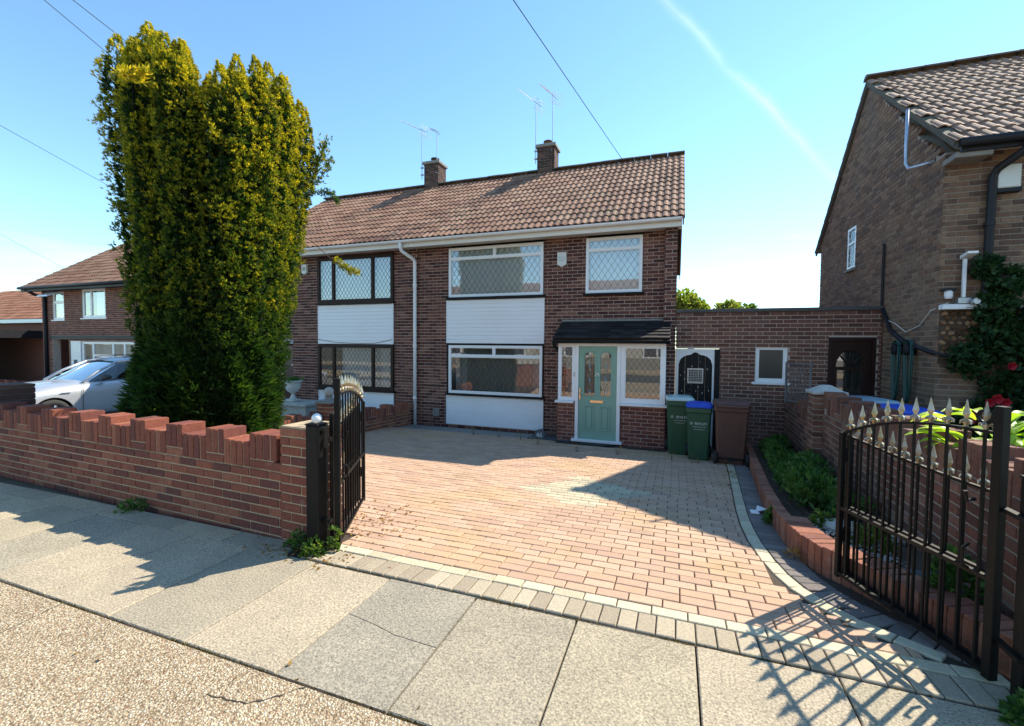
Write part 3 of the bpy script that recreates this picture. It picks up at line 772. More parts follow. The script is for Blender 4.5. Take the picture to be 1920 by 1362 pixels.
# projecting end of the gable wall
wall(hA, 'end_pier', (-.235, 9.585, zA), 0, .245, SOF+.05-zA, (), .16, 'brickA', 'mortar', shift=.3)
# gable wall (seen edge-on)
def gable_extra(Lh, H0, rise):
    def f(mb): mb.prism([(0, .008, H0-.002), (Lh, .008, H0-.002), (Lh/2, .008, H0+rise)], (0, .2, 0))
    return f
wall(hA, 'gable_wall', (0.0, 9.60, zA), math.pi/2, 7.0, 7.0, (), .2, 'brickA', 'mortar', top=lambda u: 4.35+2.75*(1-abs(u-3.5)/3.5), nmax=20, extra=gable_extra(7.0, 4.35, 2.7))
wA = A['upvc']; LAT = (.135, .205)
tri = [(0, .5, .78, 1), (.5, 1, .78, 1), (0, 1, 0, .78)]
window(hA, -5.174, -2.807, 2.70, 3.876, 9.70, tri, wA, lat=LAT, sill=.06, sillm=A['blackp'], behind=[(0, 1, 0, 1, 'curtain', .10, .012)], label='wide upstairs window with white frame and leaded diamonds')
window(hA, -5.174, -2.807, .39, 1.549, 9.70, tri, wA, lat=LAT, sill=.06, sillm=A['blackp'], behind=[(0, .16, .0, 1, 'blind', .35, .03), (.86, 1, 0, 1, 'blind', .35, .03), (.14, .88, 0, 1, 'midtone', .30, .012)], label='wide downstairs window with white frame and leaded diamonds')
window(hA, -1.847, -.671, 2.694, 3.876, 9.70, [(0,1,.78,1),(0,1,0,.78)], wA, lat=LAT, sill=.05, sillm=A['blackp'], behind=[(0, 1, 0, 1, 'curtain', .10, .012)], label='small upstairs window above the porch')
cladding(hA, -5.23, -2.784, 1.60, 2.635, 9.715, 11); cladding(hA, -5.23, -2.784, -.374, .335, 9.715, 7)
mb = MB()
for (a, b, c, d) in ((-5.23, -2.784, 1.553, 1.597),): mb.box(a, b, 9.70, 9.78, c, d)
mb.box(-5.235, -5.176, 9.73, 9.78, .39, 1.549); mb.box(-2.805, -2.78, 9.73, 9.78, .39, 1.549)
mb.box(-5.19, -5.176, 9.745, 9.78, 2.70, 3.92); mb.box(-2.805, -2.795, 9.745, 9.78, 2.70, 3.92)
mb.build('window_surround', A['blackp'], hA)
# eaves: soffit boards, fascia, gutter
def eaves(parent, xl, xr, fm='fascia', gm='upvc', yw=9.74, yf=9.38, z=SOF, brd=.3):
    e = empty('eaves', (xl, yw, z), parent=parent)
    n = int((yw-yf)/.09)
    mb = MB()
    for i in range(n): mb.cbox(xl, xr, yf+.005+i*(yw-yf-.01)/n, yf+.001+(i+1)*(yw-yf-.01)/n, z, z+.012, .003)
    mb.box(xl, xr, yf+.01, yw, z+.014, z+.03); mb.build('soffit', A['soffit'], e)
    mb = MB(); mb.cbox(xl, xr, yf-.02, yf, z-.03, z+.15, .003); mb.build('fascia', A[fm], e)
    mb = MB(); k = 9; vs = []
    for x in (xl, xr):
        for rr in (.058, .052):
            for i in range(k):
                a = math.pi*(1+i/(k-1)); vs.append((x, yf-.083+rr*math.cos(a), z+.125+rr*math.sin(a)))
    F = []
    for i in range(k-1):
        F += [(i, i+1, 2*k+i+1, 2*k+i), (k+i+1, k+i, 3*k+i, 3*k+i+1), (i, k+i, k+i+1, i+1), (2*k+i, 2*k+i+1, 3*k+i+1, 3*k+i)]
    F += [(0, 2*k, 3*k, k), (k-1, 2*k-1, 4*k-1, 3*k-1)]
    mb.add(vs, F); mb.build('gutter', A[gm], e)
    for i in range(int((xr-xl)/1.6)+1):
        mb = MB(); x = xl+.3+i*1.6
        if x < xr-.05:
            mb.lathe([(.063, 0), (.063, .05)], (x, yf-.083, z+.125), 12, 'x'); mb.v = [(a, b, min(c, z+.124)) for a, b, c in mb.v]; mb.build('gutter_joint', A[gm], e)
    return e
eaves(hA, -6.08, .08)
roA = roof_slope(hA, 'roof', (-6.02, 9.33, EAVEZ), (.13, 9.33, EAVEZ), (-6.02, RIDGEY, RIDGEZ), A['tileA'], .3, .322, nmax=300)
roof_slope(hA, 'rear_roof', (.13, 16.87, EAVEZ), (-6.02, 16.87, EAVEZ), (.13, RIDGEY, RIDGEZ), A['tileA'], .3, .322, nmax=0)
ridge_tiles(hA, (-6.02, RIDGEY, RIDGEZ+.0), (.15, RIDGEY, RIDGEZ+.0), A['ridge'], 14)
mb = MB()   # bargeboard of the gable
mb.prism([(.09, 9.33, EAVEZ-.02), (.09, RIDGEY, RIDGEZ-.02), (.09, 16.87, EAVEZ-.02), (.09, 16.87, EAVEZ-.18), (.09, RIDGEY, RIDGEZ-.2), (.09, 9.33, EAVEZ-.18)][::-1], (.025, 0, 0)); mb.build('bargeboard', plain('brown_board', (.28,.13,.09), .7, var=.25), hA)
mb = MB(); mb.prism([(-6.0, 16.6, ZH), (0, 16.6, ZH), (0, 16.6, SOF+.25), (-6, 16.6, SOF+.25)], (0, .2, 0)); mb.build('rear_wall', A['mortar'], hA)
def chimney(parent, cx, cy, zb, w, h, pot=True):
    e = empty('chimney', (cx, cy, zb), parent=parent); W0 = w/2
    mb = MB(); mb.box(cx-W0+.008, cx+W0-.008, cy-W0+.008, cy+W0-.008, zb-.5, zb+h); mb.build('mortar_core', A['mortarN'], e)
    me4 = []
    n = int((h+.5)/.075)
    cnt = 0
    for r in range(n):
        z = zb-.5+r*.075
        for side in range(4):
            ang = side*math.pi/2
            u = -W0-(.112 if r % 2 else 0)
            while u < W0-.03:
                a, b = max(u, -W0), min(u+.215, W0)
                if b-a > .04:
                    bm = brickmesh(b-a, .05, .065, A['brickK'])
                    o = bpy.data.objects.new('brick', bm); COL.objects.link(o); o.parent = e
                    M_ = Matrix.Rotation(ang, 4, 'Z') @ Matrix.Translation((a, -W0, z-zb)); o.matrix_local = M_
                u += .225
    mb = MB(); mb.cbox(cx-W0-.05, cx+W0+.05, cy-W0-.05, cy+W0+.05, zb+h-.06, zb+h+.03, .01); mb.build('capping', A['conc'], e)
    if pot:
        mb = MB(); mb.lathe([(.13, zb+h+.02), (.12, zb+h+.16), (.14, zb+h+.17), (.14, zb+h+.2), (.1, zb+h+.2)], (cx, cy, 0), 14); mb.build('pot', A['brickK'], e, smooth=True)
    return e
chimney(hA, -3.72, 13.25, RIDGEZ, .52, .76)
# downpipe (white) between the two houses
def pipe(parent, pts, r, m, name='downpipe', clips=()):
    o = MB().tube(pts, r, 10).build(name, A[m], parent, smooth=True)
    for c in clips:
        MB().lathe([(r+.012, 0), (r+.012, .05)], (c[0], c[1], c[2]), 10).build('pipe_clip', A[m], o)
    return o
pipe(hA, [(-6.28, 9.30, 4.02), (-6.28, 9.30, 3.90), (-6.27, 9.34, 3.82), (-6.12, 9.66, 3.66), (-6.11, 9.685, 3.58), (-6.11, 9.685, 2), (-6.11, 9.685, ZH)], .042, 'upvc', clips=[(-6.11, 9.685, 3.0), (-6.11, 9.685, 1.5), (-6.11, 9.685, .2)])
mb = MB(); mb.cbox(-5.62, -5.44, 9.715, 9.735, -.21, -.02, .004)
for i in range(5): mb.box(-5.60, -5.46, 9.708, 9.714, -.19+i*.034, -.175+i*.034)
mb.build('air_brick', A['conc'], hA)
# ---------- porch of house A
PY = 9.05
mb = MB(); 
wall(hA, 'porch_wall', (-2.29, PY+.02, zA), 0, .42, .42-zA, (), .2, 'brickP', 'mortar')
wall(hA, 'porch_wall', (-.99, PY+.02, zA), 0, .84, .42-zA, (), .2, 'brickP', 'mortar', shift=.2)
wall(hA, 'porch_side_wall', (-.15, PY+.02, zA), math.pi/2, .55, .42-zA, (), .1, 'brickP', 'mortar')
window(hA, -2.27, -1.91, .435, 1.61, PY, [(0,1,0,1)], wA, 'porch_window', fw=.06, lat=(.105,.15), behind=None, depth=.07, room=False, sill=None, label='narrow leaded sidelight left of the green door')
window(hA, -1.00, -.16, .435, 1.615, PY, [(0,1,0,1)], wA, 'porch_window', fw=.085, lat=(.105,.15), depth=.07, room=False, label='wide leaded porch window right of the green door')
mb = MB(); mb.box(-.232, -.16, PY+.072, 9.58, .44, .52); mb.box(-.232, -.16, PY+.072, 9.58, 1.54, 1.615); mb.box(-.232, -.16, 9.5, 9.58, .52, 1.54); mb.build('porch_side_frame', wA, hA)
MB().add([(-.195, PY+.075, .5), (-.195, 9.5, .5), (-.195, 9.5, 1.56), (-.195, PY+.075, 1.56)], [(0,1,2,3)]).build('porch_side_pane', A['glass'], hA)
for (a, b) in ((-2.32, -1.93), (-1.0, -.12)):
    mb = MB(); mb.cbox(a, b, PY-.08, PY+.06, .385, .433, .008); mb.build('porch_sill', wA, hA)
# door frame + door
mb = MB(); mb.cbox(-1.908, -1.842, PY-.012, PY+.07, -.34, 1.615, .004); mb.cbox(-1.072, -1.002, PY-.012, PY+.07, -.34, 1.615, .004); mb.box(-1.842, -1.072, PY-.010, PY+.07, 1.555, 1.614); mb.cbox(-1.97, -.95, PY-.08, PY+.07, -.395, -.34, .008); mb.build('door_frame', wA, hA)
dr = empty('front_door', (-1.457, PY+.02, -.34), parent=hA, label='sage green panelled front door with two arched leaded panes')
dx0, dx1, dz0, dz1 = -1.838, -1.076, -.335, 1.551; DX = dx1-dx0
def arch(xa, xb, za, zb, n=8):
    c = (xa+xb)/2; r_ = (xb-xa)/2; pts = [(xa, za), (xb, za), (xb, zb-r_)]
    pts += [(c+r_*math.cos(math.pi*i/n), zb-r_+r_*math.sin(math.pi*i/n)) for i in range(1, n)]; return pts+[(xa, zb-r_)]
gl = [(dx0+.115, dx0+.325), (dx1-.325, dx1-.115)]
ops_ = [(a-dx0, b-dx0, .55-dz0, 1.43-dz0) for a, b in gl]
mb = wall_core(DX, dz1-dz0, ops_, .05, 0.); mb.v = [(a+dx0, b+PY+.02, c+dz0) for a, b, c in mb.v]
for (a, b) in gl:   # arched heads filling the top corners
    n = 6; c = (a+b)/2; rr = (b-a)/2
    for sgn in (-1, 1):
        pts = [(c+sgn*rr, PY+.024, 1.43)]+[(c+sgn*rr*math.cos(math.pi/2*i/n), PY+.024, 1.43-rr*.7+rr*.7*math.sin(math.pi/2*i/n)) for i in range(n+1)]
        mb.prism(pts if sgn < 0 else pts[::-1], (0, .04, 0))
    for q in ((a-.025, a, .55, 1.37), (b, b+.025, .55, 1.37), (a-.025, b+.025, .525, .55)): mb.box(q[0], q[1], PY+.008, PY+.02, q[2], q[3])
    pts = []
    for k in range(n+1):
        t = math.pi*k/n; pts.append(Vector((c-(rr+.012)*math.cos(t), PY+.016, 1.36+(rr*.7+.012)*math.sin(t))))
    mb.tube(pts, .012, 6)
mb.build('door_leaf', A['door'], dr)
for (a, b) in gl:
    mb = MB(); z0, z1 = -.16, .36
    for q in ((a, b, z0, z0+.03), (a, b, z1-.03, z1), (a, a+.03, z0+.03, z1-.03), (b-.03, b, z0+.03, z1-.03)): mb.cbox(q[0], q[1], PY+.006, PY+.021, q[2], q[3], .004)
    mb.cbox(a+.05, b-.05, PY+.010, PY+.021, z0+.05, z1-.05, .008); mb.build('door_panel', A['door'], dr)
    MB().add([(a, PY+.04, .55), (b, PY+.04, .55), (b, PY+.04, 1.43), (a, PY+.04, 1.43)], [(0,1,2,3)]).build('door_pane', A['glass'], dr)
    mb = MB(); c = (a+b)/2
    for ph in (0, math.pi): mb.tube([(c+.045*math.sin(t*math.pi*3+ph)*(1 if t > .1 else t*10), PY+.034, .58+t*.8) for t in np.linspace(0, 1, 25)], .004, 4)
    mb.tube([(c, PY+.034, .56), (c, PY+.034, 1.42)], .003, 4); mb.build('leadwork', A['chrome'], dr)
mb = MB(); mb.cbox(-1.60, -1.33, PY-.004, PY+.019, .405, .465, .005); mb.cbox(-1.585, -1.345, PY-.012, PY-.004, .42, .45, .003); mb.build('letterbox', A['brass'], dr)
mb = MB(); mb.cbox(dx0+.012, dx0+.044, PY+.0, PY+.019, .46, .70, .004); mb.tube([(dx0+.028, PY, .60), (dx0+.028, PY-.045, .60), (dx0+.05, PY-.05, .60), (dx0+.15, PY-.045, .595)], .010, 8); mb.build('door_handle', A['brass'], dr)
mb = MB(); c = (dx0+dx1)/2; mb.lathe([(.022, 0), (.018, .012), (0.002, .02)], (c, PY+.0, 1.0), 10, 'y'); mb.tube([(c+.03*math.sin(t), PY-.008, .965+.035*math.cos(t)) for t in np.linspace(.5, 2*math.pi-.5, 14)], .006, 6); mb.build('knocker', A['chrome'], dr)
mb = MB(); mb.cbox(-1.937, -1.917, PY-.012, PY-.001, .93, 1.02, .003); mb.build('doorbell', A['alum'], hA)
# porch interior + roof
mb = MB(); mb.add([(-2.25, 9.72, zA+.1), (-.24, 9.72, zA+.1), (-.24, 9.72, 1.62), (-2.25, 9.72, 1.62), (-2.25, PY+.08, zA+.1), (-.24, PY+.08, zA+.1)], [(0,1,2,3), (4,5,1,0)]); mb.build('porch_interior', plain('porch_plaster', (.35,.30,.24), .9), hA)
prx = [(-2.33, -.10)]
mb = MB(); mb.box(-2.31, -.12, 8.93, 9.0, 1.622, 1.70); mb.box(-2.31, -.12, 9.0, 9.7, 1.622, 1.64); mb.build('porch_fascia', A['blackp'], hA)
mb = MB(); mb.tube([(-2.35, 8.90, 1.655), (-.08, 8.90, 1.655)], .045, 10); mb.build('porch_gutter', A['blackp'], hA, smooth=True)
pipe(hA, [(-2.34, 8.90, 1.64), (-2.34, 9.0, 1.55), (-2.36, 9.5, 1.45), (-2.36, 9.68, 1.3), (-2.36, 9.68, ZH)], .034, 'blackp', 'porch_downpipe')
roof_slope(hA, 'porch_roof', (-2.34, 8.86, 1.72), (-.09, 8.86, 1.72), (-2.34, 9.70, 2.10), A['tileP'], .225, .155, 'flat', 300, 'blackp')
mb = MB(); mb.prism([(-2.30, 9.735, 1.66), (-2.30, 8.95, 1.68), (-2.30, 9.735, 2.06)], (2.18, 0, 0)); mb.build('porch_gable_end', A['blackp'], hA)
mb = MB(); mb.cbox(-2.36, -.06, 9.66, 9.735, 2.07, 2.13, .01); mb.build('porch_flashing', A['conc'], hA)
# ---------- house B (left half of the pair)
hB = empty('semi_detached_house', (-9, 9.74, ZH), 'brick semi-detached house half hidden by the tall tree, dark brown windows and white cladding', 'house')
x0B = -11.95
def opb(x0, x1, z0, z1): return (x0-x0B, x1-x0B, z0-zA, z1-zA)
opsB = [opb(-9.2, -6.762, 2.62, 3.915), opb(-9.2, -6.762, 1.54, 2.65), opb(-9.2, -6.762, .33, 1.56), opb(-9.2, -6.762, -.5, .34), opb(-11.2, -10.12, -.5, 1.6), opb(-11.3, -10.25, 2.62, 3.93)]
wall(hB, 'front_wall', (x0B, 9.74, zA), 0, 5.87, SOF-zA, opsB, .25, 'brickA', 'mortar')
mb = MB(); mb.box(x0B, x0B+.2, 9.76, 16.6, zA, SOF+.2); mb.prism([(x0B, 9.76, SOF+.2), (x0B, 16.6, SOF+.2), (x0B, RIDGEY, RIDGEZ-.05)], (.2, 0, 0)); mb.build('side_wall', A['brickC'], hB)
bm_ = A['brownframe']; tv = [(0,.22,0,1),(.22,.74,0,1),(.74,1,0,1)]
window(hB, -9.196, -6.765, 2.66, 3.875, 9.70, tv, bm_, lat=(.115,.175), fw=.075, sill=.05, behind=[(0, 1, 0, 1, 'curtain', .11, .02)], label='upstairs window with three leaded lights in a dark brown frame')
window(hB, -9.196, -6.765, .36, 1.545, 9.70, tv, bm_, lat=(.115,.175), fw=.075, sill=.05, behind=[(.26, .99, 0, 1, 'curtain', .2, .02)], label='downstairs window with three lights in a dark brown frame')
window(hB, -11.3, -10.25, 2.66, 3.875, 9.70, [(0,1,0,1)], bm_, lat=(.115,.175), fw=.075, sill=.05, behind=[(0, 1, 0, 1, 'curtain', .11, .02)])
cladding(hB, -9.18, -6.78, 1.56, 2.60, 9.715, 11); cladding(hB, -9.18, -6.78, -.40, .32, 9.715, 7)
MB().tube([(-9.18, 9.70, 1.68), (-8.6, 9.70, 1.60), (-7.9, 9.70, 1.575), (-7.3, 9.70, 1.585), (-6.8, 9.70, 1.68)], .006, 5).build('loose_cable', A['wire'], hB)
mb = MB(); mb.box(-11.25, -10.10, 9.62, 9.74, 1.55, 1.66); mb.build('door_lintel', A['upvc'], hB)
db = empty('brown_door', (-10.5, 9.9, ZH), parent=hB)
mb = MB(); mb.box(-11.15, -10.12, 9.88, 9.94, ZH, 1.55); mb.build('door_frame', A['browndoor'], db)
mb = MB(); mb.cbox(-10.72, -10.18, 9.86, 9.88, ZH+.05, 1.5, .004); mb.build('door_leaf', plain('red_brown_door', (.09,.03,.022), .35, var=.2), db)
mb = MB(); mb.box(-11.08, -10.78, 9.868, 9.878, .3, 1.48); mb.build('door_pane', A['glass'], db)
mb = MB(); mb.lathe([(.05, 0), (.045, .02), (.0, .025)], (-10.45, 9.853, 1.2), 10, 'y'); mb.lathe([(.03, 0), (.02, .03)], (-10.27, 9.853, .95), 8, 'y'); mb.build('door_furniture', A['boxw'], db)
eaves(hB, -11.97, -6.085)
roof_slope(hB, 'roof', (-11.98, 9.33, EAVEZ), (-6.02, 9.33, EAVEZ), (-11.98, RIDGEY, RIDGEZ), A['tileA'], .3, .322)
roof_slope(hB, 'rear_roof', (-6.02, 16.87, EAVEZ), (-11.98, 16.87, EAVEZ), (-6.02, RIDGEY, RIDGEZ), A['tileA'], .3, .322, nmax=0)
ridge_tiles(hB, (-12.0, RIDGEY, RIDGEZ), (-6.02, RIDGEY, RIDGEZ), A['ridge'], 14)
mb = MB(); mb.box(x0B, -6.0, 16.6, 16.8, ZH, SOF+.25); mb.build('rear_wall', A['mortar'], hB)
chimney(hB, -7.58, 13.25, RIDGEZ, .52, .76)
mb = MB(); mb.cbox(-9.75, -9.68, 9.71, 9.738, -.12, 0, .003); mb.build('air_brick', A['conc'], hB)
# ---------- linking garage
gY = 9.60; zG = ZH
gar = empty('garage', (1.7, gY, zG), 'low flat-roofed brick garage linking the two houses, with white window and mahogany door', 'garage')
gop = [(.03, .83, 0, 1.525-zG), (1.445, 1.985, .90-zG, 1.585-zG), (2.62, 3.34, 0, 1.755-zG)]
wall(gar, 'front_wall', (.012, gY, zG), 0, 3.40, 2.23-zG, [(a-.012, b-.012, c, d) for a, b, c, d in gop], .22, 'brickG', 'mortar', shift=.1)
mb = MB(); mb.cbox(-.0+.012, 3.41, gY-.035, gY+.26, 2.232, 2.30, .008); mb.build('coping', A['coping'], gar)
mb = MB(); mb.box(.2, 3.38, gY+.3, 15, 2.12, 2.2); mb.build('flat_roof', A['coping'], gar)
mb = MB(); mb.box(.9, 3.38, 14.9, 15.0, 2.2, 2.62); mb.build('rear_upstand', A['upvc'], gar)
window(gar, 1.45, 1.98, .905, 1.58, gY+.03, [(0,1,0,1)], wA, fw=.055, sill=.06, gm='oglass', behind=[(0,1,0,1,'room',.3,0)], label='small white window in the garage wall')  # dark panel behind the glass stands in for the unlit interior
# black side gate under a white shaped head
sg = empty('side_gate', (.4, gY+.06, zG), parent=gar, label='black arched side gate with a white surround and small grille')
gx0, gx1 = .075, .70
mb = MB(); mb.box(.032, .075, gY+.02, gY+.12, zG, 1.50); mb.box(.70, .735, gY+.02, gY+.12, zG, 1.50); mb.box(.032, .735, gY+.015, gY+.12, 1.47, 1.52)
n = 24; hd = []
for i in range(n+1):
    u = i/n; x = gx0+u*(gx1-gx0); t = abs(u-.5)*2
    hd.append((x, 1.20+.20*math.sqrt(max(0, 1-((t-.28)/.72)**2)) if t > .28 else 1.20+.20+.05*math.cos(t/.28*math.pi/2)))
vs = [(x, gY+.03, z) for x, z in hd]+[(x, gY+.03, 1.47) for x, _ in hd]
F = [(i, i+1, n+2+i, n+1+i) for i in range(n)]
vs2 = [(a, gY+.055, c) for a, b, c in vs]; F2 = [(i, i+1, n+1+n+1+i+1, 2*n+2+i) for i in range(n)]
mb.add(vs+vs2, F+F2); mb.build('white_surround', A['upvc'], sg)
mb = MB()
for i in range(5):
    a = gx0+i*(gx1-gx0)/5; mb.cbox(a+.001, a+(gx1-gx0)/5-.001, gY+.065, gY+.09, zG+.04, 1.46, .003)
mb.build('boards', A['blackp'], sg)
mb = MB(); cx, cz = .39, .98
for i in range(9): mb.box(cx-.125+i*.031, cx-.119+i*.031, gY+.050, gY+.058, cz-.12, cz+.12)
for i in range(8): mb.box(cx-.13, cx+.135, gY+.049, gY+.057, cz-.12+i*.034, cz-.114+i*.034)
for q in ((cx-.145, cx+.15, cz-.15, cz-.122), (cx-.145, cx+.15, cz+.122, cz+.15), (cx-.145, cx-.122, cz-.122, cz+.122), (cx+.132, cx+.15, cz-.122, cz+.122)): mb.box(q[0], q[1], gY+.046, gY+.064, q[2], q[3])
mb.build('grille', A['alum'], sg)
mb = MB()
for i in range(46):   # flaking paint chips
    a = random.gauss(0, 1); x = cx+random.gauss(0, .17); z = cz-.1+random.gauss(0, .26)
    if gx0+.03 < x < gx1-.03 and (abs(x-cx) > .15 or abs(z-cz) > .15) and z < 1.3:
        s = random.uniform(.004, .012); mb.box(x-s*.6, x+s*.6, gY+.0635, gY+.0648, z-s*1.5, z+s*1.5)
mb.build('flaked_paint', A['stone'], sg)
mb = MB(); mb.cbox(.74, .83, gY-.012, gY+.10, zG, 1.515, .004); mb.build('black_board', A['blackp'], gar)
# mahogany door with fanlight
md = empty('mahogany_door', (3.0, gY+.08, zG), parent=gar, label='dark mahogany door with a fanlight and one large pane')
a0, a1, b1 = 2.62, 3.34, 1.755
mb = MB(); mb.box(a0, a0+.06, gY+.01, gY+.12, zG, b1); mb.box(a1-.06, a1, gY+.01, gY+.12, zG, b1); mb.box(a0+.06, a1-.06, gY+.01, gY+.12, b1-.06, b1); mb.build('door_frame', A['browndoor'], md)
mb = wall_core(.6, 2.155, [(.10, .50, 1.05, 1.62), (.08, .52, 1.68, 1.98)], .045, 0.); mb.v = [(x+a0+.06, y+gY+.06, z+zG) for x, y, z in mb.v]
n = 8; c = a0+.36; zz = zG+1.68
for sgn in (-1, 1):
    pts = [(c+sgn*.22, gY+.062, zz+.30)]+[(c+sgn*.22*math.cos(math.pi/2*i/n), gY+.062, zz+.30*math.sin(math.pi/2*i/n)) for i in range(n+1)]
    mb.prism(pts if sgn < 0 else pts[::-1], (0, .04, 0))
for an in (45, 90, 135): mb.tube([(c+.06*math.cos(math.radians(an)), gY+.07, zz+.07*math.sin(math.radians(an))), (c+.22*math.cos(math.radians(an)), gY+.07, zz+.29*math.sin(math.radians(an)))], .011, 6)
mb.tube([(c+.06*math.cos(t), gY+.07, zz+.07*math.sin(t)) for t in np.linspace(0, math.pi, 9)], .010, 6)
mb.build('door_leaf', A['browndoor'], md)
for q in ((a0+.16, a0+.56, zG+1.05, zG+1.62), (a0+.14, a0+.58, zG+1.68, zG+1.98)):
    MB().add([(q[0], gY+.085, q[2]), (q[1], gY+.085, q[2]), (q[1], gY+.085, q[3]), (q[0], gY+.085, q[3])], [(0,1,2,3)]).build('door_pane', A['glass'], md)
mb = MB(); mb.box(a0+.1, a1-.1, gY+.2, gY+.21, zG, b1); mb.build('door_backing', A['room'], md)
# ---------- neighbour's house on the right
GX = 3.42; NY = 7.88; zN = -.35
hN = empty('neighbour_house', (GX, NY, zN), 'weathered brown brick house with tall gable end at the right edge, roses on its front', 'house')
Ln = 13.4-NY; eN = 4.25
topN = lambda u: (4.55-zN)+(6.68-4.55)*(1-abs(u-Ln/2)/(Ln/2)) if True else 0
gw = [(11.05-NY, 11.50-NY, 3.21-zN, 4.07-zN)]
def gext(mb): mb.prism([(0, .008, 4.10-zN-.002), (Ln, .008, 4.10-zN-.002), (Ln/2, .008, 6.62-zN)], (0, .2, 0))
topN = lambda u: 4.10-zN+.02+(6.62-4.10)*(1-abs(u-Ln/2)/(Ln/2))
# local x runs from the rear corner to the front corner, so that +y is inward (+X)
wN = wall(hN, 'gable_wall', (GX, NY+Ln, zN), -math.pi/2, Ln, 7.1, [(Ln-g[1], Ln-g[0], g[2], g[3]) for g in gw], .22, 'brickN', 'mortarN', top=topN, extra=gext, ch=0)
wall(hN, 'front_wall', (GX, NY, zN), 0, 6.0, 4.25-zN, [(2.3, 4.2, 2.6-zN, 3.9-zN)], .25, 'brickN', 'mortarN', shift=.25)
# gable window
gwx = empty('window', (GX, 11.27, 3.21), parent=hN)
mb = MB()
for q in ((11.05, 11.50, 3.215, 3.265), (11.05, 11.50, 4.015, 4.065), (11.05, 11.10, 3.265, 4.015), (11.45, 11.50, 3.265, 4.015), (11.10, 11.45, 3.72, 3.77)): mb.box(GX-.004, GX+.06, q[0], q[1], q[2], q[3])
mb.build('frame', wA, gwx)
MB().add([(GX+.014, 11.06, 3.23), (GX+.014, 11.49, 3.23), (GX+.014, 11.49, 4.05), (GX+.014, 11.06, 4.05)], [(3,2,1,0)]).build('pane', A['glass'], gwx)
MB().add([(GX+.05, 11.06, 3.23), (GX+.05, 11.49, 3.23), (GX+.05, 11.49, 4.05), (GX+.05, 11.06, 4.05)], [(3,2,1,0)]).build('curtain', A['curtain'], gwx)
mb = MB(); lattice(mb, 11.10, 11.45, 3.27, 3.72, 0, .11, .16); lattice(mb, 11.10, 11.45, 3.77, 4.01, 0, .11, .16)
mb.v = [(GX+.008-b, a, c) for a, b, c in mb.v]; mb.build('lead_lattice', A['lead'], gwx)
mb = MB(); mb.cbox(GX-.05, GX+.06, 11.02, 11.55, 3.155, 3.21, .005); mb.build('sill', A['conc'], gwx)
roof_slope(hN, 'roof', (GX-.06, NY-.36, 4.26), (GX+7, NY-.36, 4.26), (GX-.06, NY+Ln/2, 6.72), A['tileN'], .3, .30, 'roman', half=True)
roof_slope(hN, 'rear_roof', (GX+7, NY+Ln+.3, 4.03), (GX-.06, NY+Ln+.3, 4.03), (GX+7, NY+Ln/2, 6.72), A['tileN'], .3, .31, 'roman', nmax=0)
ridge_tiles(hN, (GX-.07, NY+Ln/2, 6.72), (GX+7, NY+Ln/2, 6.72), A['ridge'], 16)
mb = MB(); mb.prism([(GX-.045, NY-.36, 4.24), (GX-.045, NY+Ln/2, 6.69), (GX-.045, NY+Ln+.3, 4.0), (GX-.045, NY+Ln+.3, 3.93), (GX-.045, NY+Ln/2, 6.60), (GX-.045, NY-.36, 4.15)][::-1], (.04, 0, 0)); mb.build('verge', A['coping'], hN)
mb = MB(); mb.box(GX+.02, GX+7, NY-.34, NY-.3, 4.12, 4.26); mb.build('fascia', A['dpblack'], hN)
mb = MB(); mb.cbox(GX-.02, GX+.36, NY-.31, NY+.02, 4.06, 4.14, .01); mb.build('eaves_stone', A['conc'], hN)
mb = MB(); mb.box(GX+.36, GX+7, NY-.3, NY, 4.20, 4.225); mb.build('soffit', A['soffit'], hN)
mb = MB(); mb.tube([(GX-.02, NY-.40, 4.22), (GX+7, NY-.40, 4.22)], .055, 10); mb.build('gutter', A['dpblack'], hN, smooth=True)
pipe(hN, [(4.10, NY-.40, 4.2), (4.08, NY-.38, 4.08), (3.93, NY-.1, 3.93), (3.90, NY-.07, 3.84), (3.885, NY-.07, 2.4), (3.88, NY-.07, 1.75)], .048, 'dpblack', 'downpipe', [(3.888, NY-.07, 3.2), (3.885, NY-.07, 2.3)])
MB().tube([(GX-.03, 9.62, 3.38), (GX-.03, 9.62, 2.3)], .022, 8).build('cable_conduit', A['dpblack'], hN)
MB().tube([(GX-.03, 9.58, 2.25), (GX-.05, 9.2, 1.86), (GX-.05, 8.7, 1.66), (GX-.05, 8.35, 1.6), (GX-.05, 7.95, 1.52), (GX+.1, NY-.05, 1.47), (GX+.8, NY-.04, 1.47)], .03, 6).build('thick_cable', A['dpblack'], hN, smooth=True)
MB().tube([(GX-.02, 9.5, 2.06), (GX-.03, 9.1, 1.98), (GX-.03, 8.7, 1.82), (GX-.03, 8.3, 1.9), (GX-.03, 8.0, 2.1), (GX+.1, NY-.03, 2.2)], .007, 5).build('loose_cable', A['boxw'], hN)
mb = MB(); mb.cbox(GX+.0, GX+7, NY-.12, NY-.002, 2.10, 2.17, .006); mb.build('white_ledge', A['upvc'], hN)
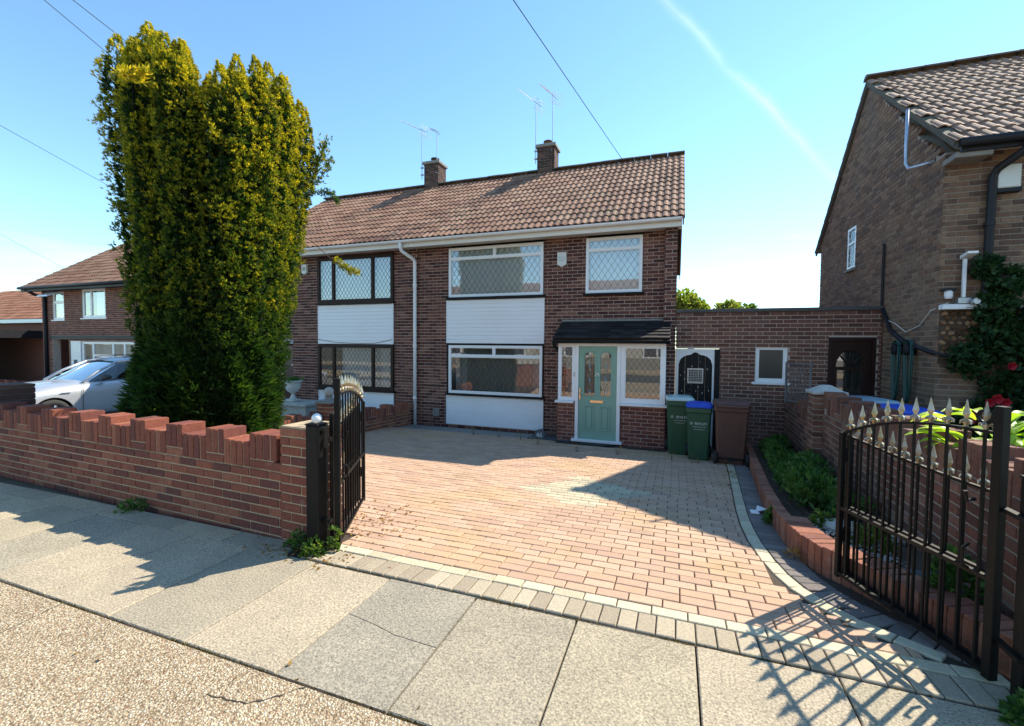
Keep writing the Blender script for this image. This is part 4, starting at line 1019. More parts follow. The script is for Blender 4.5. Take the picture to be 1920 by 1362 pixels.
# rubble stone cladding beside the climbing rose: small stones one by one
sc_ = empty('stone_cladding', (GX+.05, NY, 1.2), parent=hN)
mb = MB(); mb.box(GX+.02, GX+2.0, NY-.012, NY-.001, 1.36, 2.09); mb.build('mortar_bed', A['soil'], sc_)
stm = []
for k in range(4):
    b = MB(); vs = []
    N_ = 8
    for i in range(N_):
        a = 2*math.pi*i/N_; rr = random.uniform(.75, 1.1); vs.append((rr*math.cos(a), 0, rr*math.sin(a)*.75))
    top_ = [(x*.7+random.uniform(-.06,.06), -1, z*.7) for x, y, z in vs]
    b.add(vs+top_, [(i, (i+1)%N_, N_+(i+1)%N_, N_+i) for i in range(N_)]+[tuple(range(N_, 2*N_))]); me = b.mesh('stone'); me.materials.append(A['stoneclad']); stm.append(me)
cnt = 0
for r_ in range(20):
    for c_ in range(22):
        x = GX+.06+c_*.085+(.04 if r_ % 2 else 0)+random.uniform(-.01,.01); z = 2.05-r_*.068+random.uniform(-.008,.008)
        if cnt >= 300 or x > GX+1.9 or z < 1.4: continue
        cnt += 1
        o = bpy.data.objects.new('stone', random.choice(stm)); COL.objects.link(o); o.parent = sc_
        o.location = Vector((x, NY-.01, z))-wloc(sc_); s = random.uniform(.034, .048); o.scale = (s, random.uniform(.015,.035), s); o.rotation_euler = (0, random.uniform(0, 6.28), 0)

# ================================================================== GARDEN WALLS
def castellated(name, p, ang, L, ncourse, label, cat, bm, mm, thick=.215, start=0, nhi=3, nlo=4, parent=None, last_hi=False, ch=.004):
    """brick wall with alternating high and low soldier bricks along its top"""
    mb = MB(); Hc = ncourse*.075; t = .008
    pit = .0784; items = brick_rows(L, Hc-.004, depth=thick)
    mb.box(.010, L-.010, t, thick-t, 0, Hc-.004)
    n = int(L/pit); i = 0; k = start
    while i < n:
        hi = (k % (nhi+nlo)) < nhi or (last_hi and i >= n-4)
        x = i*pit+.005; z = Hc
        if hi:
            # one extra stretcher course under the raised soldiers
            if last_hi and i >= n-4:
                if i == n-4: items.append((x, 0, z, L-x-.004, thick, .065))
            elif (k % (nhi+nlo)) == 0:
                wd = min(nhi*pit, L-x)-.010; items.append((x, 0, z, wd, thick, .065))
            z += .075
        items.append((x, random.uniform(-.003,.003), z, .0665, thick, .205+random.uniform(0,.008)))
        nhi_ = (((k+1) % (nhi+nlo)) < nhi or (last_hi and i+1 >= n-4)); zn = Hc+(.075 if nhi_ else 0)
        if i+1 < n: mb.box(x+.03, x+pit+.03, t, thick-t, Hc-.012, min(z, zn)+.19)
        i += 1; k += 1
    me = mb.mesh(name); me.materials.append(A[mm]); o = bpy.data.objects.new(name, me); COL.objects.link(o)
    o.location = p; o.rotation_euler = (0, 0, ang); WL[o.name] = Vector(p)
    if parent: o.parent = parent; o.location = Vector(p)-wloc(parent)
    else: tag(o, label, cat)
    put_bricks(o, items, A[bm], Matrix.Translation(Vector(p)) @ Matrix.Rotation(ang, 4, 'Z'), 300, ch=ch)
    return o
fa = math.atan2(2.69-2.86, -2.93+6.95)
fw_ = empty('front_wall', (-4.9, 2.75, 0), 'red brick front garden wall with castellated soldier-brick top and square end pier', 'wall')
castellated('wall_panel', (-7.68, 2.893, -.06), fa, 4.76, 8, '', '', 'brickW', 'mortarW', parent=fw_, start=0, last_hi=True)
wall(fw_, 'end_pier', (-2.925, 2.675, -.06), fa, .325, .985, (), .325, 'brickW', 'mortarW', both=True, ch=.004)
bpx = wall(None, 'brick_pier', (-8.14, 2.86, -.06), fa, .44, 1.085, (), .44, 'brickD', 'mortarD', both=True, ch=.004)
tag(bpx, 'dark brick pier at the left edge where the front wall ends', 'pier')
# wall between the two front gardens
bw = empty('dividing_wall', (-6.45, 7, -.35), 'low castellated brick wall between the two front gardens, running back to the downpipe', 'wall')
d1 = math.atan2(9.62-7.25, -6.17+6.45); castellated('wall_panel', (-6.45, 7.25, -.52), d1, 2.38, 5, '', '', 'brickW', 'mortarW', parent=bw, start=2)
d2 = math.atan2(6.9-3.05, -6.46+6.93); castellated('wall_panel', (-6.93, 3.05, -.42), d2, 3.86, 5, '', '', 'brickW', 'mortarW', parent=bw, start=1)
wall(bw, 'pier', (-6.60, 6.91, -.5), 0, .33, .885, (), .33, 'brickW', 'mortarW', both=True, ch=.004)
mb = MB(); mb.cbox(-6.62, -6.25, 6.89, 7.26, .386, .43, .01); mb.lathe([(.13, .43), (.11, .45), (.075, .48), (.06, .51), (.08, .53)], (-6.435, 7.075, 0), 16); mb.build('pier_cap', A['conc'], bw)
mb = MB(); mb.lathe([(.002, .52)]+[(.095*math.sin(t), .61-.095*math.cos(t)) for t in np.linspace(.3, math.pi-.05, 12)]+[(.001, .705)], (-6.435, 7.075, 0), 18); mb.build('stone_ball', A['stone'], bw, smooth=True)
# wall on the right, between the drive and the neighbour
rw = empty('boundary_wall', (1.85, 6, -.2), 'brown brick boundary wall beside the flower bed with a capped pier', 'wall')
yP = 7.30
ar = math.atan2(yP-9.58, WALLX(yP)-WALLX(9.58)); castellated('wall_panel', (WALLX(9.58), 9.58, -.46), ar, 2.28, 12, '', '', 'brickR', 'mortarN', parent=rw)
ar2 = math.atan2(2.75-6.95, WALLX(2.75)-WALLX(6.95)); castellated('wall_panel', (WALLX(6.95), 6.95, -.35), ar2, 4.22, 14, '', '', 'brickR', 'mortarN', parent=rw, start=1)
wall(rw, 'pier', (WALLX(7.1)-.10, yP, -.45), ar, .33, 1.38, (), .33, 'brickR', 'mortarN', both=True, ch=.004)
mb = MB(); cx, cy = WALLX(7.13)+.07, 7.135; mb.cbox(cx-.2, cx+.2, cy-.2, cy+.2, .94, .985, .01)
mb.add([(cx-.17, cy-.17, .985), (cx+.17, cy-.17, .985), (cx+.17, cy+.17, .985), (cx-.17, cy+.17, .985), (cx-.05, cy-.05, 1.06), (cx+.05, cy-.05, 1.06), (cx+.05, cy+.05, 1.06), (cx-.05, cy+.05, 1.06)], [(0,1,5,4),(1,2,6,5),(2,3,7,6),(3,0,4,7),(4,5,6,7)]); mb.build('pier_cap', A['stone'], rw)
nfw = wall(None, 'neighbour_front_wall', (1.72, 2.72, -.06), .0, 2.6, .86, (), .215, 'brickR', 'mortarN', both=True, ch=.004)
tag(nfw, 'brown brick front wall of the neighbour, behind the right gate post', 'wall')
# raised edging of the flower bed: bricks on end
eg = empty('flower_bed_edging', (1.0, 5, -.15), 'curved red brick edging standing on end along the flower bed', 'edging')
for (p, t) in resample(EDGE, .0755):
    near = p.y < 4.55
    dep = .205 if near else .1025; hgt = .232 if near else .215
    o = bpy.data.objects.new('brick', brickmesh(.0665, dep, hgt, A['brickE'], .004)); COL.objects.link(o); o.parent = eg
    M_ = Matrix.Translation(Vector((p.x, p.y, zg(p.y)-.035+random.uniform(-.004,.004)))-wloc(eg)) @ Matrix.Rotation(math.atan2(t.y, t.x)+math.pi+random.uniform(-.03,.03), 4, 'Z')
    o.matrix_local = M_
eb = MB(); rp = resample(EDGE, .1)
for (p, t), (q, u) in zip(rp, rp[1:]):
    n_ = Vector((t.y, -t.x, 0)); a = p+n_*.012; b = q+Vector((u.y, -u.x, 0))*.012; w_ = .18 if q.y < 4.55 else .08
    z0, z1 = zg(p.y)-.05, zg(q.y)+.165
    eb.prism([(a.x, a.y, z0), (b.x, b.y, z0), (b.x, b.y, z1), (a.x, a.y, z1)], n_*w_)
eb.build('mortar_core', A['mortarN'], eg)

# ================================================================== GATES
def finial_mesh():
    b = MB(); b.lathe([(.009, 0), (.012, .012), (.022, .03), (.010, .045)], (0,0,0), 8)
    for k in range(4):   # four little scrolled petals
        a = k*math.pi/2; d = Vector((math.cos(a), math.sin(a), 0))
        b.tube([Vector((0,0,.024)), d*.018+Vector((0,0,.036)), d*.031+Vector((0,0,.030)), d*.034+Vector((0,0,.018))], [.007, .008, .007, .004], 5)
    b.lathe([(.008, .04), (.016, .058), (.0235, .074), (.013, .108), (.0035, .145), (.001, .150)], (0,0,0), 4)
    b.v = [(x*.80, y*.80, z*.92) for x, y, z in b.v]; me = b.mesh('spear_finial'); me.materials.append(A['gilt']); return me
FIN = finial_mesh()
def leaf(gate, loc, ang, L, top, nb, zb, name, tall=None, stile=.03, curl=False, lift=0):
    """one gate leaf; local x from the tall/post end to the fold"""
    mb = MB(); n = 24; hs = stile/2
    P = [(L*i/n, 0, top(i/n)) for i in range(n+1)]
    for a, b in zip(P, P[1:]):   # flat curved top rail
        mb.add([(a[0],-.010,a[2]-.008),(b[0],-.010,b[2]-.008),(b[0],.010,b[2]-.008),(a[0],.010,a[2]-.008),(a[0],-.010,a[2]+.006),(b[0],-.010,b[2]+.006),(b[0],.010,b[2]+.006),(a[0],.010,a[2]+.006)],
               [(0,3,2,1),(4,5,6,7),(0,1,5,4),(2,3,7,6)])
    for z in (zb+.45, zb): mb.box(0, L, -.012, .012, z-.011, z+.011)
    mb.cbox(-hs, hs, -hs, hs, zb-.02, tall or top(0), .003); mb.cbox(L-.016, L+.016, -.016, .016, zb-.03, top(1)+.01, .003)
    if curl: mb.tube([(.05*math.cos(t)*(1-t/14)+.075, 0, tall-.055+.05*math.sin(t)*(1-t/14)) for t in np.linspace(2.4, 8.2, 22)], .009, 6)
    me = mb.mesh(name); me.materials.append(A['iron']); o = bpy.data.objects.new(name, me); COL.objects.link(o); o.parent = gate
    o.location = Vector(loc)-wloc(gate); o.rotation_euler = (0, 0, ang)
    for i in range(nb):
        x = L*(i+.75)/(nb+.5); h = top(x/L)-zb
        b = MB(); b.cbox(-.006, .006, -.006, .006, zb, zb+h, .0015); bm2 = b.mesh('bar'); bm2.materials.append(A['iron'])
        q = bpy.data.objects.new('bar', bm2); COL.objects.link(q); q.parent = o; q.location = (x, random.uniform(-.001,.001), 0)
        q = bpy.data.objects.new('spear_finial', FIN); COL.objects.link(q); q.parent = o; q.location = (x, 0, zb+h+.005); q.rotation_euler = (random.uniform(-.03,.03), random.uniform(-.03,.03), math.pi/4*0+random.uniform(-.2,.2))
    return o
up_ = lambda t: 1.178-.19*t**2.6
lo_ = lambda t: .885+.085*t**1.5
def gate(T, F, side, label):
    T, F = Vector((T[0], T[1], 0)), Vector((F[0], F[1], 0)); d = (F-T); L = d.length; ang = math.atan2(d.y, d.x)
    g = empty('iron_gate', T, label, 'gate', 'folding spear-topped driveway gates')
    leaf(g, T, ang, L, up_, 10, .035, 'leaf', tall=1.305, stile=.042, curl=True)
    n_ = Vector((d.y, -d.x, 0)).normalized()*side
    leaf(g, T+n_*.055+d.normalized()*.05, ang, L-.05, lo_, 10, .035, 'leaf', tall=1.03)
    for z in (.25, .8): mb = MB(); mb.tube([F+n_*.028+Vector((0,0,z)), F+n_*.028+Vector((0,0,z+.09))], .014, 8); mb.build('hinge', A['iron'], g)
    c = T+d.normalized()*.10
    mb = MB(); mb.tube([c+n_*-.02+Vector((0,0,.50)), c+n_*-.05+Vector((0,0,.52)), c+n_*-.05+Vector((0,0,.60)), c+n_*-.02+Vector((0,0,.62))], .008, 6); mb.build('handle', A['iron'], g)
    mb = MB(); mb.tube([c+Vector((0,0,.84)), c+n_*-.04+Vector((0,0,.83)), c+n_*-.05+Vector((0,0,.88))], .009, 6); mb.build('latch', A['iron'], g)
    return g
gate((1.425, 2.70), (1.08, 3.59), 1, 'open black iron gate with gilt spear tips in front of the flower bed')
gate((-2.405, 2.73), (-2.89, 3.64), -1, 'open black iron gate with gilt spear tips next to the front wall pier')
def post(x0, x1, y0, y1, h, label, ball=None, grp='steel gate posts'):
    e = empty('gate_post', ((x0+x1)/2, (y0+y1)/2, 0), label, 'gate post', grp)
    mb = MB(); mb.cbox(x0, x1, y0, y1, -.1, h, .006); mb.build('shaft', A['iron'], e)
    mb = MB(); mb.cbox(x0-.004, x1+.004, y0-.004, y1+.004, h+.001, h+.012, .003); mb.build('cap', A['iron'], e)
    if ball:
        c = Vector(ball); mb = MB(); mb.lathe([(.001, -.038)]+[(.038*math.sin(t), -.038*math.cos(t)) for t in np.linspace(.3, math.pi-.1, 10)]+[(.001, .038)], c, 16); mb.build('ball', A['ball'], e, smooth=True)
    return e
pl = post(-2.592, -2.475, 2.60, 2.715, .955, 'black steel gate post with a white ball beside the front wall pier', (-2.50, 2.62, 1.01))
mb = MB(); mb.box(-2.475, -2.40, 2.64, 2.67, .84, .87); mb.box(-2.475, -2.40, 2.64, 2.67, .22, .25); mb.box(-2.47, -2.455, 2.60, 2.64, .72, .95); mb.box(-2.42, -2.405, 2.60, 2.64, .80, .95); mb.box(-2.455, -2.42, 2.60, 2.64, .925, .95); mb.build('hinge_bracket', A['iron'], pl)
pr_ = post(1.455, 1.525, 2.55, 2.62, 1.0, 'black steel gate post hinged to the right-hand gate')
mb = MB(); mb.box(1.415, 1.55, 2.50, 2.535, .815, .845); mb.box(1.43, 1.46, 2.535, 2.70, .82, .84); mb.build('hinge_bracket', A['iron'], pr_); mb = MB(); mb.box(1.43, 1.46, 2.535, 2.70, .2, .22); mb.build('hinge_bracket', A['iron'], pr_)
pr2 = post(1.56, 1.64, 2.43, 2.51, .955, 'outer black steel gate post at the right edge of the photo')
mb = MB(); mb.prism([(1.50, 2.46, .78), (1.56, 2.46, .62), (1.56, 2.46, .66), (1.52, 2.46, .78)], (0, .02, 0)); mb.build('brace', A['iron'], pr2)

# ================================================================== YEW TREE
TC = np.array([-6.28, 4.55]); sv = np.array([.575, .818]); dv = np.array([-.818, .575])
yw = empty('yew_tree', (TC[0], TC[1], zg(4.5)), 'tall golden yew with upright columnar foliage behind the front wall', 'tree')
tops = np.array([(-1.2,5.0),(-1.06,5.3),(-.95,5.42),(-.75,5.55),(-.6,5.78),(-.42,5.66),(-.22,5.70),(-.12,5.55),(-.05,5.15),(.03,5.15),(.14,5.62),(.32,5.55),(.45,5.62),(.6,5.66),(.85,5.62),(1.05,5.52),(1.22,5.36),(1.4,5.05)])
cols = []
def addcol(s, d, rad, top=None, low=.15, lean=.56):
    t = float(np.interp(s, tops[:,0], tops[:,1])) if top is None else top
    g_ = (7.85+d)/7.85; t = 1.57+(t-1.57)*(g_ if d < 0 else 1+(g_-1)*.2)
    cols.append((s*g_, d, rad, t, low, lean))
for k in range(18):
    a = 2*math.pi*(k+.25)/18; j = random.uniform(.93, 1.05)
    cs = .13+1.02*j*math.cos(a)
    if math.sin(a) < -.6 and abs(cs+.05) < .10: cs += .14 if cs > -.05 else -.14
    addcol(cs, .96*j*math.sin(a), random.uniform(.135,.17))
for k in range(13):
    a = 2*math.pi*k/13+.3; addcol(.10+.70*math.cos(a), .70*math.sin(a)+.06, random.uniform(.16,.20))
for k in range(7): addcol(.36*math.cos(k*.9+.4), .36*math.sin(k*.9+.4)+.15, .19)
for s, d, r_ in ((1.30,.15,.11),(1.22,-.15,.12),(1.02,-.42,.12),(.62,-.82,.11),(-.45,-.92,.11),(-.78,-.62,.11)): addcol(s, d, r_)
addcol(1.42, .1, .08, 4.6, 2.9, .74)
P_all, N_all, T_all, S_all = [], [], [], []
core = MB()
def lean_at(lean, t): return lean+(1-lean)*min(1, t*1.15)
for (s, d, rad, top, low, lean) in cols:
    top += random.uniform(-.14, .14)
    H = top-low; nc = int(H*rad*2*math.pi*165); m = 6
    tcl = rng.random(nc)**.92; pcl = rng.random(nc)*2*math.pi; lcl = 1+rng.normal(size=nc)*.13; gcl = rng.normal(size=nc)*.07
    n = nc*m; rp = lambda v: np.repeat(v, m)
    t = np.clip(rp(tcl)+rng.normal(size=n)*.022/H, 0, 1); ph = rp(pcl)+rng.normal(size=n)*.02/rad
    k = lean+(1-lean)*np.clip(t*1.15, 0, 1)
    ax = s*k; ay = d*k
    cone = np.clip((1-t)*H/.6, .05, 1)**.7
    q0 = rng.random()*6
    lump = rp(lcl)+.15*np.sin(t*H*8+q0+np.round(ph*1.6)*1.7)+rng.normal(size=n)*.09
    rr = rad*cone*lump*(.95+.2*np.sin(t*3.0))
    ox = np.cos(ph); oy = np.sin(ph)
    out = (ox*s+oy*d)/(math.hypot(s, d)+1e-6)
    keep = (out > -.15) | (t > .88)
    z = low+t*H
    pos = np.stack([TC[0]+sv[0]*(ax+ox*rr)+dv[0]*(ay+oy*rr), TC[1]+sv[1]*(ax+ox*rr)+dv[1]*(ay+oy*rr), z], 1)[keep]
    nr = np.stack([sv[0]*ox+dv[0]*oy, sv[1]*ox+dv[1]*oy, np.full(n, .85)], 1)[keep]
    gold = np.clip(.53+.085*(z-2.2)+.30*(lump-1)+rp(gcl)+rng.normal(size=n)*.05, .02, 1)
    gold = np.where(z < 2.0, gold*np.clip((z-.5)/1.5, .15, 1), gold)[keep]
    P_all.append(pos); N_all.append(nr); T_all.append(gold); S_all.append(np.full(len(pos), .040))
    ni = n//5; ti = rng.random(ni)*.94; pi_ = rng.random(ni)*2*math.pi; ki = lean+(1-lean)*np.clip(ti*1.15, 0, 1); ri = rad*.62*np.clip((1-ti)*H/.6, .05, 1)**.7   # inner needles in one dark tone
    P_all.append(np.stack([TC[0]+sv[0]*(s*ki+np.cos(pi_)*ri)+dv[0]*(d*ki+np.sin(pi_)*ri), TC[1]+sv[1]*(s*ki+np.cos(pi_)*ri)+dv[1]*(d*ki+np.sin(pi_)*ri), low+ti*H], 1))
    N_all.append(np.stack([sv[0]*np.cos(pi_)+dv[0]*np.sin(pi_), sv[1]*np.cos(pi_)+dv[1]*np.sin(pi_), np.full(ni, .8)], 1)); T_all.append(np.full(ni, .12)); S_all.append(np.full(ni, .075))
    q = [(low, .25), (low+H*.5, .25), (top-.6, .15), (top-.35, .05)]
    core.tube([(TC[0]+(sv[0]*s+dv[0]*d)*lean_at(lean, (z-low)/H), TC[1]+(sv[1]*s+dv[1]*d)*lean_at(lean, (z-low)/H), z) for z, _ in q], [rad*f for _, f in q], 7)
core.build('dark_core', plain('yew_dark_core', (.012,.016,.008), .95, spec=.1), yw)  # dark core tubes added to keep light from showing through the crown
# feathery older growth round the foot
n = 5200; a = rng.random(n)*2*math.pi; z = rng.random(n)**1.2*1.75-.12; R = .75*(.80+.16*np.sin(a*5)+.1*np.sin(a*11+z*3)+.20*np.exp(-((z-.75)/.6)**2))*rng.uniform(.86, 1.06, n)
R = np.where(z > 1.3, R*(1-(z-1.3)*.25), R)
pos = np.stack([TC[0]+sv[0]*R*np.cos(a)+dv[0]*R*np.sin(a), TC[1]+sv[1]*R*np.cos(a)+dv[1]*R*np.sin(a), z], 1)
nr = np.stack([sv[0]*np.cos(a)+dv[0]*np.sin(a), sv[1]*np.cos(a)+dv[1]*np.sin(a), np.full(n, .55)], 1)
off0 = (TC[0], TC[1], zg(4.5))
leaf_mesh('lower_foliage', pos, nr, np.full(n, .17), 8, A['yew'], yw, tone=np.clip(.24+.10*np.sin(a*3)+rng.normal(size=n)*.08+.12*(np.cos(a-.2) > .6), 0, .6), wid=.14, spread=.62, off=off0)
# loose sprays reaching out of the crown
twig = MB()
def spray(pts, nt, size, tone, rad=.05):
    pts = [Vector(p) for p in pts]; twig.tube(pts, [.012]+[.006]*(len(pts)-1), 5)
    L = len(pts)-1; u = rng.random(nt)*L; i = np.minimum(u.astype(int), L-1); f = u-i
    A0 = np.array([list(p) for p in pts]); p = A0[i]*(1-f)[:,None]+A0[i+1]*f[:,None]+rng.normal(size=(nt,3))*rad
    d = (A0[i+1]-A0[i]); d /= np.linalg.norm(d, axis=1)[:,None]
    P_all.append(p); N_all.append(d*.6+[0,0,.5]); T_all.append(np.clip(tone+rng.normal(size=nt)*.12, 0, 1)); S_all.append(np.full(nt, size))
def tp(s, d, z): return (TC[0]+sv[0]*s+dv[0]*d, TC[1]+sv[1]*s+dv[1]*d, z)
spray([tp(1.15,0,3.8), tp(1.42,0,4.3), tp(1.54,0,4.6), tp(1.60,0,4.85)], 170, .06, .62, .045)
spray([tp(1.2,.1,3.95), tp(1.5,.1,4.2), tp(1.66,.1,4.45), tp(1.70,.1,4.6)], 120, .055, .55, .03)
spray([tp(1.2,0,3.85), tp(1.5,0,4.0), tp(1.68,0,4.0), tp(1.80,0,3.88)], 90, .055, .4, .025)
spray([tp(-.80,-1.05,4.55), tp(-.70,-1.15,4.5), tp(-.55,-1.22,4.55)], 70, .075, .95, .03)
# long drooping twig in front of next door's gutter
twig.tube([tp(1.0,0,3.35), tp(1.4,.1,3.22), tp(1.7,.15,2.98), tp(1.9,.2,2.85)], .006, 5)
spray([tp(1.72,.15,3.0), tp(1.9,.2,2.88), tp(2.03,.2,2.82), tp(2.14,.2,2.80)], 110, .06, .75, .03)
twig.build('twigs', A['bark'], yw)
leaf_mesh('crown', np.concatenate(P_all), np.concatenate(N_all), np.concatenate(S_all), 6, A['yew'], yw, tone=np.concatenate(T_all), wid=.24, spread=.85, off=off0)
mb = MB(); mb.tube([(TC[0], TC[1], -.2), (TC[0]+.02, TC[1], .5), (TC[0]-.05, TC[1], 1.4)], [.2, .16, .12], 10)
for k in range(6): mb.tube([(TC[0], TC[1], .35), (TC[0]+.3*math.cos(k), TC[1]+.3*math.sin(k), 1.2), (TC[0]+.5*math.cos(k), TC[1]+.5*math.sin(k), 2.4)], [.09, .07, .05], 8)
mb.build('trunk', A['bark'], yw, smooth=True)

# ================================================================== BINS
def bin_(loc, rz, W, D, H, bodym, lidm, label, back=False, txt=True, crest=False):
    e = empty('wheelie_bin', loc, label, 'bin', 'wheelie bins', rz=rz)
    mb = MB(); hw, hd = W/2, D/2
    def ring(f, g, z, c=.03):
        a, b = hw*f, hd*g; return [(-a+c,-b,z),(a-c,-b,z),(a,-b+c,z),(a,b-c,z),(a-c,b,z),(-a+c,b,z),(-a,b-c,z),(-a,-b+c,z)]
    lev = [(.76,.70,.0),(.78,.72,.04),(.93,.92,H*.80),(.95,.94,H*.82),(1.0,1.0,H*.83),(1.0,1.0,H*.90),(.97,.97,H*.905)]
    vs = []; F = []
    for l in lev: vs += ring(*l)
    for i in range(len(lev)-1):
        for j in range(8): F.append((i*8+j, i*8+(j+1)%8, (i+1)*8+(j+1)%8, (i+1)*8+j))
    F += [tuple(range(8))[::-1], tuple(range((len(lev)-1)*8, len(lev)*8))]
    mb.add(vs, F)
    # moulded ribs on the front face
    for sx in (-.5, .5):
        x = sx*hw; mb.add([(x*.80-.012,-hd*.72-.004,.06),(x*.80+.012,-hd*.72-.004,.06),(x*.95+.012,-hd*.90-.004,H*.74),(x*.95-.012,-hd*.90-.004,H*.74),(x*.80-.02,-hd*.72+.01,.06),(x*.80+.02,-hd*.72+.01,.06),(x*.95+.02,-hd*.90+.01,H*.74),(x*.95-.02,-hd*.90+.01,H*.74)], [(0,1,2,3),(4,0,3,7),(1,5,6,2),(3,2,6,7)])
    mb.build('body', bodym, e, local=True)
    lb = MB(); z = H*.91
    lv = [(1.03,1.05,z),(1.04,1.06,z+.025),(.96,.98,z+.055),(.6,.6,z+.075)]
    vs = []; F = []
    for l in lv: vs += ring(*l, c=.035)
    for i in range(3):
        for j in range(8): F.append((i*8+j, i*8+(j+1)%8, (i+1)*8+(j+1)%8, (i+1)*8+j))
    F += [tuple(range(8))[::-1], tuple(range(24, 32))]
    lb.add(vs, F); lid = lb.build('lid', lidm, e, local=True)
    s = -1 if back else 1     # the side with the wheels and handle
    hb = MB(); yb = s*hd
    hb.tube([(-hw*.8, yb, z-.03), (-hw*.8, yb+s*.07, z), (hw*.8, yb+s*.07, z), (hw*.8, yb, z-.03)], .016, 8); hb.build('handle', bodym, e, local=True)
    for sx in (-1, 1):
        wb = MB(); wb.lathe([(.05, 0), (.098, .004), (.10, .012), (.10, .04), (.095, .048), (.05, .05)], (sx*(hw*.80)-(.0 if sx > 0 else .05), yb*.80, .098), 18, 'x'); wb.build('wheel', A['rubber'], e, local=True)
    ab = MB(); ab.tube([(-hw*.8, yb*.8, .098), (hw*.8, yb*.8, .098)], .012, 8); ab.build('axle', A['iron'], e, local=True)
    if back:
        pb = MB(); pb.box(-.05, .05, -hd*.775-.012, -hd*.775+.03, .06, .12); pb.build('foot_recess', A['rubber'], e, local=True)
        lat_ = MB()
        for i in range(3): lat_.box(-hw*.55, hw*.55, -hd*(.80+.045*i)-.004, -hd*(.80+.045*i)+.02, H*(.25+.18*i), H*(.25+.18*i)+.008)
        lat_.build('rib', bodym, e, local=True)
    if txt:
        tl = math.atan2(hd*.21, H*.8)
        for body, sz, zz in (('BEXLEY', .058, H*.62), ('LONDON BOROUGH', .022, H*.575), ('www.bexley.gov.uk', .022, H*.535)):
            me = text_mesh(body, sz); me.materials.append(A['print']); o = bpy.data.objects.new('lettering', me); COL.objects.link(o); o.parent = e
            yy = -(hd*(.70+.22*zz/(H*.8)))-.006; o.location = (.03 if sz > .05 else 0, yy, zz); o.rotation_euler = (math.pi/2+tl, 0, 0)
        cb = MB(); yy = -(hd*(.70+.22*.64/.8))-.006
        for k in range(6):
            a = k*math.pi/3; cb.box(-hw*.58+.016*math.cos(a)-.005, -hw*.58+.016*math.cos(a)+.005, yy-.001, yy+.002, H*.64+.018*math.sin(a)-.006, H*.64+.018*math.sin(a)+.006)
        cb.build('emblem', A['print'], e, local=True)
    return e
bin_((.10, 8.72, zg(8.6)), .05, .46, .5, 1.08, A['binG'], A['lidGlare'], 'green wheelie bin with a lid coloured pale for glare against the porch, behind the blue-lidded one')
bin_((.415, 8.30, zg(8.2)), -.04, .41, .48, .99, A['binG'], A['lidB'], 'green wheelie bin with a blue lid on the drive, between pale-lidded and brown bins')
bin_((.90, 8.22, zg(8.1)), -.03, .53, .58, 1.06, A['binB'], A['binB'], 'large brown wheelie bin standing by the flower bed edging', back=True, txt=False)
bin_((2.55, 6.62, zg(6.4)+.12), .1, .55, .6, 1.02, A['binG'], A['lidB'], "green bin with a blue lid behind the boundary wall in the neighbour's garden", txt=False)
bin_((2.50, 7.55, zg(7.4)+.15), .25, .55, .6, 1.06, A['binG'], plain('grey_blue_lid', (.22,.33,.40), .35, var=.2), "neighbour's bin with a grey-blue lid near the mahogany door", txt=False)

